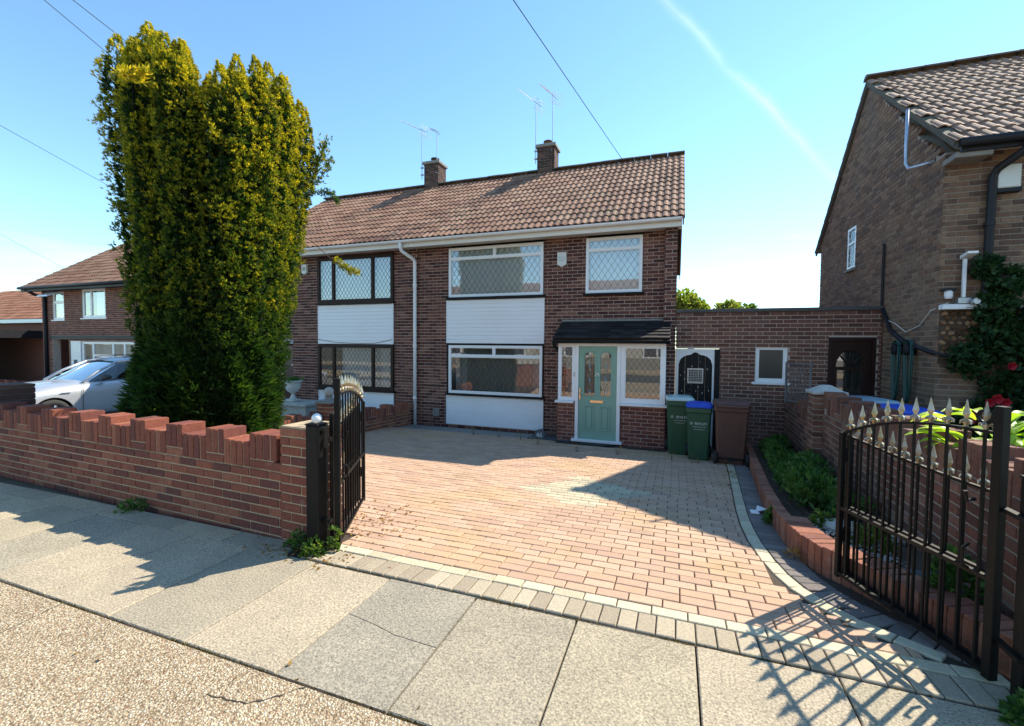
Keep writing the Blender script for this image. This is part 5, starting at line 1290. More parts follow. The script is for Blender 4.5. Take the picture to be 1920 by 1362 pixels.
# ================================================================== CAR
def build_car():
    g = zg(6.4)-.12
    car = empty('parked_car', (-13.85, 7.3, g), 'silver car parked beyond the yew, its bonnet towards the street', 'car')
    # local: x forward (towards -Y world), y to the car's left (+X world)
    L = 4.45
    st = [ # x from front(0) to rear, half width, z bottom, z shoulder, z top of lower body (hood/belt), inner half width at top
        (0.0,.62,.34,.60,.68,.50),(0.12,.80,.24,.66,.76,.62),(.45,.885,.20,.74,.90,.66),(.85,.905,.20,.80,.98,.70),(1.25,.91,.20,.83,1.01,.72),(1.7,.91,.20,.85,1.045,.77),
        (2.6,.915,.20,.87,1.06,.80),(3.5,.91,.22,.89,1.08,.79),(4.1,.88,.26,.90,1.08,.74),(4.38,.80,.34,.86,1.02,.66),(4.45,.72,.40,.80,.94,.58)]
    mb = MB(); vs = []; F = []; K = None
    for (x, hw, zb, zs, zt, iw) in st:
        half = [(.0, zb), (hw*.86, zb), (hw*.975, zb+.10), (hw, zb+.25), (hw*.995, zs-.10), (hw*.985, zs), (hw*.93, (zs+zt)/2+.03), (iw, zt), (iw*.5, zt+.025), (0, zt+.032)]
        ring = [(x, y, z) for y, z in half]+[(x, -y, z) for y, z in half[-2:0:-1]]
        K = len(ring); vs += ring
    n = len(st)
    for i in range(n-1):
        for j in range(K): F.append((i*K+j, (i+1)*K+j, (i+1)*K+(j+1)%K, i*K+(j+1)%K))
    F += [tuple(range(K)), tuple(range((n-1)*K, n*K))[::-1]]
    mb.add(vs, F)
    def tow(o):
        o.data.transform(Matrix(((0,1,0,0),(1,0,0,0),(0,0,1,0),(0,0,0,1)))); o.data.flip_normals()
    body = mb.mesh('body'); body.materials.append(A['carpaint'])
    bo = bpy.data.objects.new('body_tmp', body); COL.objects.link(bo)
    sub = bo.modifiers.new('s', 'SUBSURF'); sub.levels = 2; sub.render_levels = 2
    cb = MB()
    for x in (.90, 3.55): cb.lathe([(.375, -1.2), (.375, 1.2)], (x, 0, .35), 32, 'y')
    cme = cb.mesh('cut'); co = bpy.data.objects.new('cut', cme); COL.objects.link(co)
    bl = bo.modifiers.new('b', 'BOOLEAN'); bl.object = co; bl.operation = 'DIFFERENCE'; bl.solver = 'EXACT'
    dg = bpy.context.evaluated_depsgraph_get(); me = bpy.data.meshes.new_from_object(bo.evaluated_get(dg))
    bpy.data.objects.remove(bo); bpy.data.objects.remove(co)
    me.name = 'body'; me.polygons.foreach_set('use_smooth', [True]*len(me.polygons))
    o = bpy.data.objects.new('body', me); COL.objects.link(o); o.parent = car; tow(o)
    try:
        me.set_sharp_from_angle(angle=math.radians(35))
    except Exception: pass
    def part(mb, name, m, smooth=False, par=None):
        o = mb.build(name, m, par or car, smooth=smooth, local=True); tow(o); return o
    # greenhouse: pillars/roof in paint, glass inset
    base = [(1.12,.74,1.05),(2.0,.80,1.065),(3.0,.80,1.07),(4.15,.70,1.085)]
    top = [(1.95,.60,1.50),(2.3,.63,1.545),(3.0,.63,1.55),(3.7,.58,1.50)]
    rm = MB(); vs = []
    rp = [(2.26,.60,1.475),(2.5,.635,1.535),(2.9,.645,1.57),(3.3,.64,1.565),(3.85,.59,1.49)]
    for x, y, z in rp: vs += [(x,-y,z-.025),(x,-y*.9,z+.01),(x,0,z+.035),(x,y*.9,z+.01),(x,y,z-.025)]
    rm.add(vs, [(i*5+j, i*5+j+1, (i+1)*5+j+1, (i+1)*5+j) for i in range(4) for j in range(4)])
    for sgn in (-1, 1):
        rm.tube([(1.48, sgn*.775, 1.02), (1.83, sgn*.71, 1.26), (2.28, sgn*.615, 1.475)], .032, 8)
        rm.tube([(2.28, sgn*.615, 1.475), (2.8, sgn*.65, 1.55), (3.75, sgn*.60, 1.48), (4.2, sgn*.70, 1.08)], .034, 8)
    part(rm, 'roof', A['carpaint'], True)
    for sgn in (-1, 1):
        pm = MB(); pm.tube([(2.62, sgn*.80, 1.06), (2.66, sgn*.65, 1.53)], .035, 8); pm.tube([(3.3, sgn*.79, 1.07), (3.28, sgn*.64, 1.52)], .035, 8); part(pm, 'pillar', A['plastic'])
        sm = MB(); P = [(1.60, .78, 1.03), (2.1, .80, 1.055), (3.0, .80, 1.065), (4.1, .72, 1.08), (3.72, .60, 1.48), (2.8, .645, 1.54), (2.33, .62, 1.47)]
        sm.add([(x, sgn*y, z) for x, y, z in P], [(0,1,6),(1,2,5,6),(2,3,4,5)]); part(sm, 'side_window', A['cglass'])
        rl = MB(); rl.tube([(2.45, sgn*.60, 1.585), (2.6, sgn*.61, 1.62), (3.4, sgn*.61, 1.61), (3.6, sgn*.59, 1.56)], .014, 6); part(rl, 'roof_rail', A['plastic'])
    wm = MB(); vs = []
    for t in np.linspace(0, 1, 6):
        x = 1.46+.82*t; z = 1.03+.455*t; hw = .765-.155*t; b = .13*(1-.4*t)
        vs += [(x+b*(abs(u)**2), u*hw, z) for u in np.linspace(-1, 1, 9)]
    wm.add(vs, [(i*9+j, i*9+j+1, (i+1)*9+j+1, (i+1)*9+j) for i in range(5) for j in range(8)]); part(wm, 'windscreen', A['cglass'], True)
    im = MB(); im.box(1.75, 4.0, -.62, .62, .75, 1.04); im.box(2.3, 2.5, -.6, -.15, 1.0, 1.4); im.box(2.3, 2.5, .15, .6, 1.0, 1.4); part(im, 'interior', A['plastic'])
    # mirrors, door lines, handle, lamp, wheels
    for sgn in (-1, 1):
        mm_ = MB(); mm_.tube([(1.86, sgn*.82, 1.05), (1.86, sgn*.92, 1.08)], .03, 8); mm_.lathe([(.02,-.02),(.075,0),(.085,.06),(.075,.15),(.02,.20)], (1.86, 0, 1.13), 12, 'y'); 
        mm_.v = [(a, (b if abs(b) > .5 else sgn*(.90+(b))) if True else b, 1.13+(c-1.13)*.8 if abs(b) < .5 else c) for a, b, c in mm_.v]
        mo = part(mm_, 'door_mirror', A['plastic'], True)
    dl = MB()
    for xx in (1.42, 2.62): dl.tube([(xx, .925, .30), (xx, .925, .80), (xx+.03, .905, .90), (xx+.06, .85, 1.02)], .006, 5)
    part(dl, 'door_gap', A['rubber'])
    hm = MB(); hm.tube([(2.38, .935, .90), (2.56, .937, .905)], .014, 6); part(hm, 'door_handle', A['carpaint'])
    bd = MB(); bd.cbox(1.02, 1.20, .905, .918, .80, .825, .004); part(bd, 'wing_badge', A['alloy'])
    for sgn in (-1, 1):
        hl = MB(); hl.lathe([(.02,-.03),(.11,-.02),(.13,.05),(.10,.16),(.02,.2)], (.20, sgn*.70, .72), 12, 'x'); part(hl, 'headlamp', A['lens'], True)
    gm = MB(); gm.cbox(-.01, .06, -.45, .45, .45, .62, .02); part(gm, 'grille', A['plastic'])
    for x in (.90, 3.55):
        for sgn in (-1, 1):
            lin = MB(); lin.lathe([(.372, .25), (.372, .86)], (x, 0, .35), 28, 'y'); lin.v = [(a, sgn*b, c) for a, b, c in lin.v]; lin.f = [f for f in lin.f if len(f) == 4]; lin.m = [0]*len(lin.f); part(lin, 'arch_liner', A['rubber'])
            we = MB(); pr = [(.20,.70),(.30,.71),(.335,.73),(.34,.78),(.335,.87),(.30,.895),(.225,.89),(.215,.87)]
            we.lathe(pr, (x, 0, .34), 32, 'y'); we.v = [(a, sgn*b, c) for a, b, c in we.v]; wo_ = part(we, 'wheel', A['tyre'], True)
            rm2 = MB(); rm2.lathe([(.02,.86),(.06,.875),(.07,.86)], (x, 0, .34), 12, 'y')
            for k in range(5):
                a = k*2*math.pi/5; rm2.tube([(x+.05*math.cos(a), .862, .34+.05*math.sin(a)), (x+.21*math.cos(a+.1), .868, .34+.21*math.sin(a+.1))], [.035, .028], 6)
            rm2.v = [(a, sgn*b, c) for a, b, c in rm2.v]; part(rm2, 'rim', A['alloy'], par=wo_)
    return car
car = build_car()
# local (x,y): mesh was swapped to (y -> x world, x -> y world)
car.location = (-13.92, 4.95, zg(6)-.20); car.rotation_euler = (0, 0, 0)

# ================================================================== FAR HOUSES ON THE LEFT
cY = 11.0; zC = -.5; xC0, xC1 = -25.1, -16.2
hC = empty('far_house', (-21, cY, zC), 'brick house on the far left behind the silver car, brown tiled roof and white windows', 'house')
def opc(a, b, c, d): return (a-xC0, b-xC0, c-zC, d-zC)
wC = [(-24.35, -23.55, 2.45, 3.62), (-22.35, -20.85, 2.50, 3.66)]
lo = (-23.25, -18.6, .1, 1.58)
wall(hC, 'front_wall', (xC0, cY, zC), 0, xC1-xC0, 3.72-zC, [opc(*w) for w in wC]+[opc(*lo), opc(-24.4, -23.3, -.5, 1.65)], .25, 'brickC', 'mortar', nmax=300)
window(hC, -24.35, -23.55, 2.45, 3.62, cY+.03, [(0,1,.62,1),(0,1,0,.62)], wA, fw=.08, sill=.06, behind=[(0,1,0,.62,'blind',.15,0)])
mb = MB(); mb.prism([(-24.3, cY-.02, 3.58), (-23.6, cY-.02, 3.58), (-23.6, cY-.50, 3.36), (-24.3, cY-.50, 3.36)], (0, .01, .05)); mb.build('open_casement', wA, hC)
window(hC, -22.35, -20.85, 2.50, 3.66, cY+.03, [(0,.36,0,1),(.36,1,0,1)], wA, fw=.09, sill=.08, behind=[(.4,1,0,1,'curtain',.15,.01)])
mb = MB(); mb.box(-23.2, -22.55, cY+.02, cY+.1, -.4, 1.58); mb.build('white_panel', A['upvc'], hC)
window(hC, -22.5, -18.6, .1, 1.56, cY+.05, [(0,.18,0,1),(.18,.5,.62,1),(.18,.5,0,.62),(.5,.68,0,1),(.68,1,0,1)], wA, fw=.08, behind=[(0,1,0,1,'blind',.25,.01)])
mb = MB(); mb.cbox(-23.0, -22.8, cY+.005, cY+.02, .62, .82, .003); mb.build('door_plate', A['slate'], hC)
mb = MB(); mb.box(-24.4, -23.3, cY+.9, cY+1.0, zC, 1.65); mb.box(-24.4, -24.35, cY+.26, cY+.9, zC, 1.65); mb.box(-23.35, -23.3, cY+.26, cY+.9, zC, 1.65); mb.build('open_porch', A['brickC'], hC)
mb = MB(); mb.box(-24.6, -18.4, cY-.02, cY+.05, 1.66, 1.80); mb.build('lintel_band', A['dpblack'], hC)
roof_slope(hC, 'roof', (-25.6, cY-.45, 3.78), (xC1+.3, cY-.45, 3.78), (-25.6, cY+3.4, 6.42), A['tileC'], .3, .33, nmax=300)
roof_slope(hC, 'rear_roof', (xC1+.3, cY+7.2, 3.78), (-25.6, cY+7.2, 3.78), (xC1+.3, cY+3.4, 6.42), A['tileC'], .3, .33, nmax=0)
ridge_tiles(hC, (-25.6, cY+3.4, 6.42), (xC1+.3, cY+3.4, 6.42), A['ridge'], 20)
mb = MB(); mb.box(xC0, xC0+.2, cY+.26, cY+6.8, zC, 3.72); mb.prism([(xC0, cY, 3.73), (xC0, cY+6.8, 3.73), (xC0, cY+3.4, 6.3)], (.2, 0, 0)); mb.box(xC1-.2, xC1, cY+.26, cY+6.8, zC, 3.72); mb.prism([(xC1-.2, cY, 3.73), (xC1-.2, cY+6.8, 3.73), (xC1-.2, cY+3.4, 6.3)], (.2, 0, 0)); mb.build('side_wall', A['brickC'], hC)
mb = MB(); mb.box(-25.55, xC1+.25, cY-.45, cY-.40, 3.60, 3.76); mb.box(-25.5, xC1+.2, cY-.4, cY, 3.64, 3.68); mb.build('fascia', A['dpblack'], hC)
mb = MB(); mb.tube([(-25.6, cY-.5, 3.74), (xC1+.3, cY-.5, 3.74)], .06, 8); mb.build('gutter', A['dpblack'], hC, smooth=True)
pipe(hC, [(-25.2, cY-.48, 3.7), (-25.15, cY-.2, 3.5), (-24.75, cY-.06, 3.4), (-24.75, cY-.06, zC)], .06, 'dpblack')
# single-storey house further left
dY = 12.5
hD = empty('far_bungalow', (-32, dY, zC), 'low house with an orange tiled roof at the far left edge', 'house')
mb = MB(); mb.box(-40, -27.2, dY+.3, dY+6, zC, 2.55); mb.build('wall', A['brickC'], hD)
roof_slope(hD, 'roof', (-41, dY, 2.65), (-27.0, dY, 2.65), (-41, dY+3.6, 4.75), A['tileD'], .33, .36, nmax=300)
mb = MB(); mb.prism([(-27.1, dY+.3, 2.55), (-27.1, dY+6.9, 2.55), (-27.1, dY+3.6, 4.6)], (-.2, 0, 0)); mb.build('gable', A['upvc'], hD)
mb = MB(); mb.box(-41, -27.0, dY-.05, dY+.0, 2.45, 2.63); mb.build('fascia', A['upvc'], hD)
mb = MB(); mb.box(-40, -28.6, dY-2.4, dY-2.3, 1.85, 2.05); mb.box(-40, -28.6, dY-2.4, dY+.3, 2.0, 2.06); mb.box(-28.7, -28.6, dY-2.4, dY+.3, 1.7, 2.0); mb.build('lean_to_roof', A['dpblack'], hD)
mb = MB(); mb.box(-40, -30.2, dY-2.2, dY-2.1, zC, 1.85); mb.build('lean_to_wall', plain('dark_green_boards', (.03,.06,.05), .6), hD)
mb = MB(); mb.box(-30.1, -29.9, dY-2.25, dY-2.15, zC, 1.85); mb.build('lean_to_post', A['upvc'], hD)
mb = MB(); mb.box(-28.4, -27.9, dY+.24, dY+.29, .6, 1.5); mb.build('window', A['upvc'], hD)
lwc = castellated('far_garden_wall', (-33, 8.6, -.55), 0, 14, 6, 'low castellated brick wall in the far gardens behind the silver car', 'wall', 'brickW', 'mortarW', ch=0)
# ================================================================== AERIALS
def aerial(base, H, boom, nel, label, rz, tilt, refl=True):
    e = empty('tv_aerial', base, label, 'aerial', 'rooftop aerials')
    b = Vector(base); mb = MB(); mb.tube([b, b+Vector((0,0,H))], .013, 8); mb.build('mast', A['alum'], e)
    d = Vector((math.cos(rz)*math.cos(tilt), math.sin(rz)*math.cos(tilt), math.sin(tilt))); s = Vector((-math.sin(rz), math.cos(rz), 0)); t0 = b+Vector((0,0,H-.04))
    mb = MB(); mb.tube([t0-d*.25, t0+d*boom], .010, 6); mb.build('boom', A['alum'], e)
    for k in range(nel):
        c = t0+d*(.15+(boom-.15)*k/(nel-1)); w_ = .15-.04*k/nel
        mb = MB(); mb.tube([c-s*w_, c+s*w_], .006, 5); mb.build('element', A['alum'], e)
    if refl:
        for z in (-.16, -.08, .08, .16):
            c = t0-d*.18+Vector((0,0,z)); mb = MB(); mb.tube([c-s*.26, c+s*.26], .006, 5); mb.build('reflector', A['alum'], e)
        mb = MB(); mb.tube([t0-d*.18-Vector((0,0,.18)), t0-d*.18+Vector((0,0,.18))], .008, 5); mb.build('reflector_bar', A['alum'], e)
    mb = MB(); mb.box(b.x-.04, b.x+.05, b.y-.03, b.y+.03, b.z+.12, b.z+.16); mb.box(b.x-.04, b.x+.05, b.y-.03, b.y+.03, b.z+.35, b.z+.39); mb.build('bracket', A['alum'], e)
    return e
aerial((-4.03, 13.0, 6.98), 1.82, .85, 9, 'left aerial on the right-hand chimney, with long boom tilted up', 2.75, .75)
aerial((-3.52, 13.02, 6.95), 1.98, .75, 8, 'right aerial on the right-hand chimney, taller mast', 2.6, .8)
aerial((-7.93, 13.0, 6.98), 1.62, 1.1, 10, 'aerial with long boom on the left-hand chimney', 2.9, .52)
aerial((-7.38, 13.02, 7.0), 1.45, .5, 4, 'short aerial beside the long-boomed one on the left-hand chimney', 2.5, .6, False)
# ================================================================== WIRES
def wire(a, b, label, sag=.15, r=.007):
    a, b = Vector(a), Vector(b); pts = [a.lerp(b, t)-Vector((0,0,sag*4*t*(1-t))) for t in np.linspace(0, 1, 14)]
    o = MB().tube(pts, r, 5).build('overhead_wire', A['wire']); rebase(o, b); tag(o, label, 'wire', 'telephone wires'); return o
wire((-3.1, -1.0, 6.2), (-1.5, 13.0, 6.78), 'telephone wire running up from the ridge of the porch house', .0)
wire((-14.0, 1.5, 7.6), (-20.5, 14.2, 6.5), 'telephone wire sloping down to the far house on the left, upper one', .0)
wire((-22.6, 7.0, 6.3), (-30.0, 15.0, 4.9), 'lowest telephone wire at the left edge above the orange roof', .0)
wire((-10.6, 3.5, 8.1), (-13.8, 12.5, 7.0), 'left of the two wires entering at the top beside the yew', .0)
wire((-10.15, 3.5, 8.0), (-11.9, 13.0, 6.8), 'right of the two wires entering at the top beside the yew', .0)
# ================================================================== SMALL FITTINGS
def alarm(c, w_, h, label, panel):
    e = empty('alarm_box', c, label, 'alarm box', 'alarm boxes'); x, y, z = c
    mb = MB(); k = w_/2
    mb.prism([(x-k, y, z), (x, y, z-.05), (x+k, y, z), (x+k, y, z+h), (x-k, y, z+h)], (0, -.07, 0)); mb.build('housing', A['boxw'], e)
    mb = MB()
    for i in range(3): mb.box(x-k*.65, x+k*.65, y-.0725, y-.0702, z+h*(.55-.14*i), z+h*(.62-.14*i))
    mb.build('print_lines', A[panel], e); return e
alarm((-2.375, 9.735, 3.34), .2, .27, 'white alarm box between the two upstairs windows of the porch house', 'alum')
alarm((-9.62, 9.735, 3.50), .17, .23, 'cream alarm box beside the brown upstairs window', 'dpblack')
e = empty('alarm_box', (4.06, NY, 3.62), "cream square alarm box on the neighbour's front wall", 'alarm box', 'alarm boxes')
mb = MB(); mb.cbox(3.94, 4.18, NY-.09, NY-.001, 3.68, 3.98, .012); mb.build('housing', A['boxw'], e)
mb = MB(); mb.cbox(3.93, 4.19, NY-.095, NY-.001, 3.62, 3.679, .01); mb.build('base', A['dpblack'], e)
# security lamp
e = empty('wall_lamp', (3.655, NY-.06, 2.17), "white floodlight on a short pole above the neighbour's ledge", 'lamp')
mb = MB(); mb.cbox(3.635, 3.672, NY-.09, NY-.05, 2.25, 2.78, .004); mb.build('pole', A['upvc'], e)
mb = MB(); mb.prism([(3.62, NY-.02, 2.78), (3.62, NY-.2, 2.83), (3.62, NY-.2, 2.86), (3.62, NY-.02, 2.83)], (.11, 0, 0)); mb.build('lamp_head', A['upvc'], e)
mb = MB(); mb.cbox(3.58, 3.72, NY-.13, NY-.02, 2.17, 2.26, .01); mb.lathe([(.04, 0), (.05, .05), (.02, .09)], (3.74, NY-.2, 2.2), 10, 'y'); mb.build('sensor', A['alum'], e)
e = empty('security_camera', (3.50, NY-.05, 2.28), "small white camera under a dark bracket near the gable corner", 'camera')
mb = MB(); mb.box(3.43, 3.57, NY-.1, NY-.0, 2.36, 2.39); mb.build('bracket', A['dpblack'], e)
mb = MB(); mb.lathe([(.035, 2.25), (.045, 2.28), (.045, 2.34), (.03, 2.36)], (3.50, NY-.06, 0), 12); mb.build('housing', A['upvc'], e)
# bent service mast on the gable
o = MB().tube([(GX+.02, 8.15, 4.24), (GX-.16, 8.25, 4.22), (GX-.20, 8.4, 4.25), (GX-.21, 8.46, 4.34), (GX-.21, 8.48, 4.55), (GX-.21, 8.48, 5.15)], .022, 10).build('service_mast', A['pipe'], smooth=True); rebase(o, (GX, 8.15, 4.24)); tag(o, 'bent galvanised mast fixed to the neighbour gable', 'mast')
# hoses on the gable wall
def hose(y, n, label):
    e = empty('hose_reel', (GX-.02, y, .9), label, 'hose', 'coiled garden hoses')
    mb = MB(); mb.lathe([(.05, -.14), (.09, -.12), (.09, -.02), (.05, 0)], (GX, y, 1.55), 14, 'x'); mb.build('hanger', A['dpblack'], e)
    for k in range(n):
        w_ = .07+.012*k; zb = .72+.05*random.random()
        pts = [(GX-.07-.012*(k % 3), y-w_*math.cos(t)*(1+.15*math.sin(k)), 1.60+.09*math.sin(t) if math.sin(t) > 0 else 1.60+(1.60-zb)*math.sin(t)) for t in np.linspace(0, 2*math.pi, 26)]
        mb = MB(); mb.tube(pts, .013, 6); mb.build('coil', A['hose'], e, smooth=True)
    return e
hose(8.86, 4, 'left of two green hoses hung in coils on the gable wall'); hose(8.46, 6, 'right of two green hoses hung in coils on the gable wall')
# trellis leaning on the wall near the garage window
e = empty('trellis', (1.95, 8.55, .55), 'small grey diamond trellis panel standing on the boundary wall', 'trellis')
ta = Vector((1.80, 8.78, 0)); tb = Vector((2.06, 8.30, 0)); td = (tb-ta); TL = td.length; td.normalize()
mb = MB()
for q in (0, TL-.03): p = ta+td*q; mb.tube([p+Vector((0,0,.62)), p+Vector((0,0,1.32))], .018, 4)
for z in (.66, 1.29): mb.tube([ta+Vector((0,0,z)), tb+Vector((0,0,z))], .016, 4)
mb.build('frame', A['trellis'], e)
for k in range(-6, 9):
    for s in (1, -1):
        pts = []
        for u in np.linspace(0, TL, 12):
            z = .66+k*.085+s*u*1.15+(0 if s > 0 else .3)
            if .66 <= z <= 1.29: pts.append(ta+td*float(u)+Vector((0,0,float(z))))
        if len(pts) > 1: mb = MB(); mb.tube([pts[0], pts[-1]], .007, 4); mb.build('slat', A['trellis'], e)
# number plate slate by the wall
e = empty('number_stone', (-2.72, 9.15, zg(9.15)), 'dark slate with the house number 46 on the ground by the porch', 'sign')
mb = MB(); zz = zg(9.15); mb.prism([(-2.80, 9.14, zz-.02), (-2.58, 9.14, zz-.02), (-2.57, 9.17, zz+.14), (-2.66, 9.18, zz+.19), (-2.79, 9.17, zz+.15)], (0, .05, 0)); mb.build('slate', A['slate'], e)
me = text_mesh('46', .15); me.materials.append(A['print']); o = bpy.data.objects.new('lettering', me); COL.objects.link(o); o.parent = e; o.location = (.03, -.022, .02); o.rotation_euler = (math.pi/2-.18, 0, 0)
# doormat
mb = MB(); n = 14; z = zg(8.8)+.006; mb.prism([(-1.46+.36*math.cos(math.pi+math.pi*i/n), 8.92+.22*math.sin(math.pi+math.pi*i/n), z-.004) for i in range(n+1)], (0, 0, .016)); o = mb.build('doormat', A['rubber']); rebase(o, (-1.46, 8.85, z)); tag(o, 'black half-round doormat below the green door', 'doormat')
# urn planter by next door
uz = .10; ux, uy = -9.05, 8.7
e = empty('garden_urn', (ux, uy, uz), 'weathered white urn on a pedestal beside the brown front door', 'urn')
mb = MB(); mb.cbox(ux-.12, ux+.12, uy-.12, uy+.12, uz, uz+.06, .01); mb.lathe([(.10,.06),(.07,.10),(.045,.16),(.045,.20),(.07,.22),(.13,.26),(.18,.34),(.19,.42),(.185,.47),(.23,.50),(.235,.53),(.18,.53),(.17,.46)], (ux, uy, uz), 20); mb.build('bowl', A['urn'], e, smooth=True)
n = 60; pos = np.stack([ux+rng.normal(size=n)*.08, uy+rng.normal(size=n)*.08, np.full(n, uz+.50)], 1); leaf_mesh('plant', pos, np.tile([0,0,1.], (n,1)), np.full(n, .12), 3, A['cover'], e, spread=.8, off=(ux, uy, uz))
mb = MB(); mb.cbox(ux-.6, ux+.75, uy-.35, uy+.45, uz-.07, uz-.002, .01); mb.box(ux-.5, ux+.65, uy-.25, uy+.35, -.5, uz-.07); o = mb.build('stone_step', A['stone']); rebase(o, (ux, uy, -.45)); tag(o, 'pale stone step under the white urn', 'step')
# stones in the flower bed
def rock(c, s, label, m='stone'):
    mb = MB(); vs = []; n = 9
    lv = [(1.0, 0), (1.03, .5), (.9, .85), (.5, 1.0)]
    rr = [random.uniform(.8, 1.15) for _ in range(n)]
    for f, h in lv: vs += [(c[0]+s[0]*f*rr[i]*math.cos(2*math.pi*i/n), c[1]+s[1]*f*rr[i]*math.sin(2*math.pi*i/n), c[2]+s[2]*(h+random.uniform(-.05,.05))) for i in range(n)]
    mb.add(vs, [(l*n+i, l*n+(i+1)%n, (l+1)*n+(i+1)%n, (l+1)*n+i) for l in range(3) for i in range(n)]+[tuple(range(3*n, 4*n))]); o = mb.build('stone', A[m]); rebase(o, c); tag(o, label, 'stone', 'stones in the flower bed'); return o
rock((1.36, 4.45, .03), (.17, .13, .07), 'flat pale stone in the sunlit part of the flower bed'); rock((1.58, 4.35, .02), (.16, .12, .08), 'flat stone next to the wall behind the right gate'); rock((1.66, 5.75, -.03), (.16, .13, .10), 'grey stone at the foot of the boundary wall behind ground cover')
rock((1.45, 3.6, .06), (.22, .07, .05), 'dark piece of timber-like stone in the bed behind the gate bars', 'slate')

# ================================================================== PLANTS
def clump(name, c, r, h, n, size, mat, label, cat, group=None, blades=5, wid=.42, spread=1., kind=None, up=.8, stem=True):
    e = empty(name, c, label, cat, group, kind)
    a = rng.random(n)*2*math.pi; q = np.sqrt(rng.random(n)); z = rng.random(n)
    R = r*q*(1-.35*z); pos = np.stack([c[0]+R*np.cos(a), c[1]+R*np.sin(a), c[2]+h*z*(1-.5*q*q)], 1)
    nr = np.stack([np.cos(a)*q, np.sin(a)*q, np.full(n, up)], 1)
    leaf_mesh('foliage', pos, nr, np.full(n, size), blades, mat, e, wid=wid, spread=spread, off=c)
    if stem:
        mb = MB()
        for k in range(min(9, max(3, n//30))):
            i = rng.integers(n); mb.tube([(c[0]+(pos[i][0]-c[0])*.2, c[1]+(pos[i][1]-c[1])*.2, c[2]-.02), tuple(pos[i])], [.006, .003], 4)
        mb.build('stem', A['bark'], e)
    return e
# ground cover in the bed (leafy mass nobody could count)
n = 2600; yy = 4.75+rng.random(n)*4.2; f = rng.random(n)
xl = np.interp(yy, [p[1] for p in EDGE], [p[0] for p in EDGE])+.22; xr = 1.72+(1.95-1.72)*(yy-2.7)/6.9-.10
xx = xl+(xr-xl)*f
hh = .10+.20*np.clip(np.sin(xx*6)*np.sin(yy*2.6)+.5, .12, 1)
keep = (yy > 5.0) | (f > .45)
zb = np.array([zg(y) for y in yy])+.12
pos = np.stack([xx, yy, zb+hh*rng.random(n)**.6], 1)[keep]
o = leaf_mesh('ground_cover', pos, np.tile([0,0,1.], (len(pos),1)), np.full(len(pos), .075), 7, A['cover'], wid=.42, spread=1.1); tag(o, 'dense green leafy ground cover filling the back of the flower bed', 'ground cover', kind='stuff')
clump('small_plant', (1.22, 4.50, .02), .08, .14, 40, .05, A['weed'], 'small yellow-green seedling in the front of the flower bed', 'plant', 'little plants in the bed')
clump('small_plant', (1.43, 4.05, .04), .14, .22, 70, .06, A['weed'], 'yellow-green plant behind the bars of the right gate', 'plant', 'little plants in the bed')
clump('small_plant', (1.58, 3.35, .06), .14, .3, 90, .07, A['cover'], 'dark green plant low behind the right gate near the wall', 'plant', 'little plants in the bed')
clump('ivy_tuft', (1.50, 2.40, .0), .16, .17, 190, .045, A['cover'], 'green weed clump at the foot of the right gate post', 'weed', 'weeds along the walls', wid=.6)
clump('weed', (-2.50, 2.57, 0), .08, .12, 80, .038, A['weed'], 'bright green weed at the foot of the left gate post', 'weed', 'weeds along the walls', wid=.6)
clump('weed', (-2.68, 2.62, 0), .11, .13, 70, .036, A['cover'], 'dark straggly weed at the foot of the front wall pier', 'weed', 'weeds along the walls')
clump('weed', (-2.40, 2.68, 0), .04, .24, 26, .04, A['weed'], 'thin upright weed growing at the left gate hinge', 'weed', 'weeds along the walls', wid=.6)
clump('weed', (-4.75, 2.68, 0), .13, .09, 80, .035, A['cover'], 'low green weed halfway along the foot of the front wall', 'weed', 'weeds along the walls')
for k, (x, y) in enumerate([(-3.0,8.75),(-3.5,8.8),(-4.1,8.85),(-2.5,8.3),(.35,7.85),(.0,7.9),(-.9,8.0),(-1.6,7.9)]):
    clump('dry_weed', (x, y, zg(y)), .08, .16, 22, .05, A['dry'], 'thin dry weed stalks in the drive, '+['left of the slate number stone', 'by the house wall, second from the number stone', 'by the house wall, farthest left of the row', 'just in front of the number stone', 'in front of the blue-lidded bin', 'in front of the pale-lidded bin', 'in front of the porch window', 'in front of the green door'][k], 'weed', 'dry weeds near the house', blades=2, wid=.12)
clump('weed', (.93, 4.9, zg(4.9)), .07, .16, 40, .05, A['cover'], 'green weed between the edging bricks and the charcoal pavers', 'weed', 'weeds along the edging'); clump('weed', (.93, 4.0, zg(4.0)), .08, .07, 24, .06, A['dry'], 'dry grass tuft at the foot of the curved edging', 'weed', 'weeds along the edging', wid=.1)
# loose leaves and gravel
def litter(name, cx, cy, sx, sy, n, size, mat, label, zoff=.006):
    x = cx+rng.normal(size=n)*sx; y = cy+rng.normal(size=n)*sy; z = np.array([zg(b) for b in y])+zoff
    nr = rng.normal(size=(n,3)); nr[:,2] *= .15
    o = leaf_mesh(name, np.stack([x,y,z],1), nr, np.full(n, size), 1, mat, wid=.6, spread=.05); tag(o, label, 'litter', kind='stuff'); return o
litter('fallen_leaves', -2.55, 3.2, .22, .3, 160, .035, A['dry'], 'dry leaves fallen beside the left gate')
litter('fallen_leaves', -2.62, 2.55, .28, .06, 120, .03, A['dry'], 'dry leaf litter along the foot of the pier')
litter('fallen_leaves', -2.0, 1.1, 1.2, .35, 14, .03, A['dry'], 'few yellow leaves scattered on the gravelly footway')
litter('fallen_leaves', .85, 7.4, .06, .5, 60, .03, A['dry'], 'leaf litter along the cream edge near the brown bin')
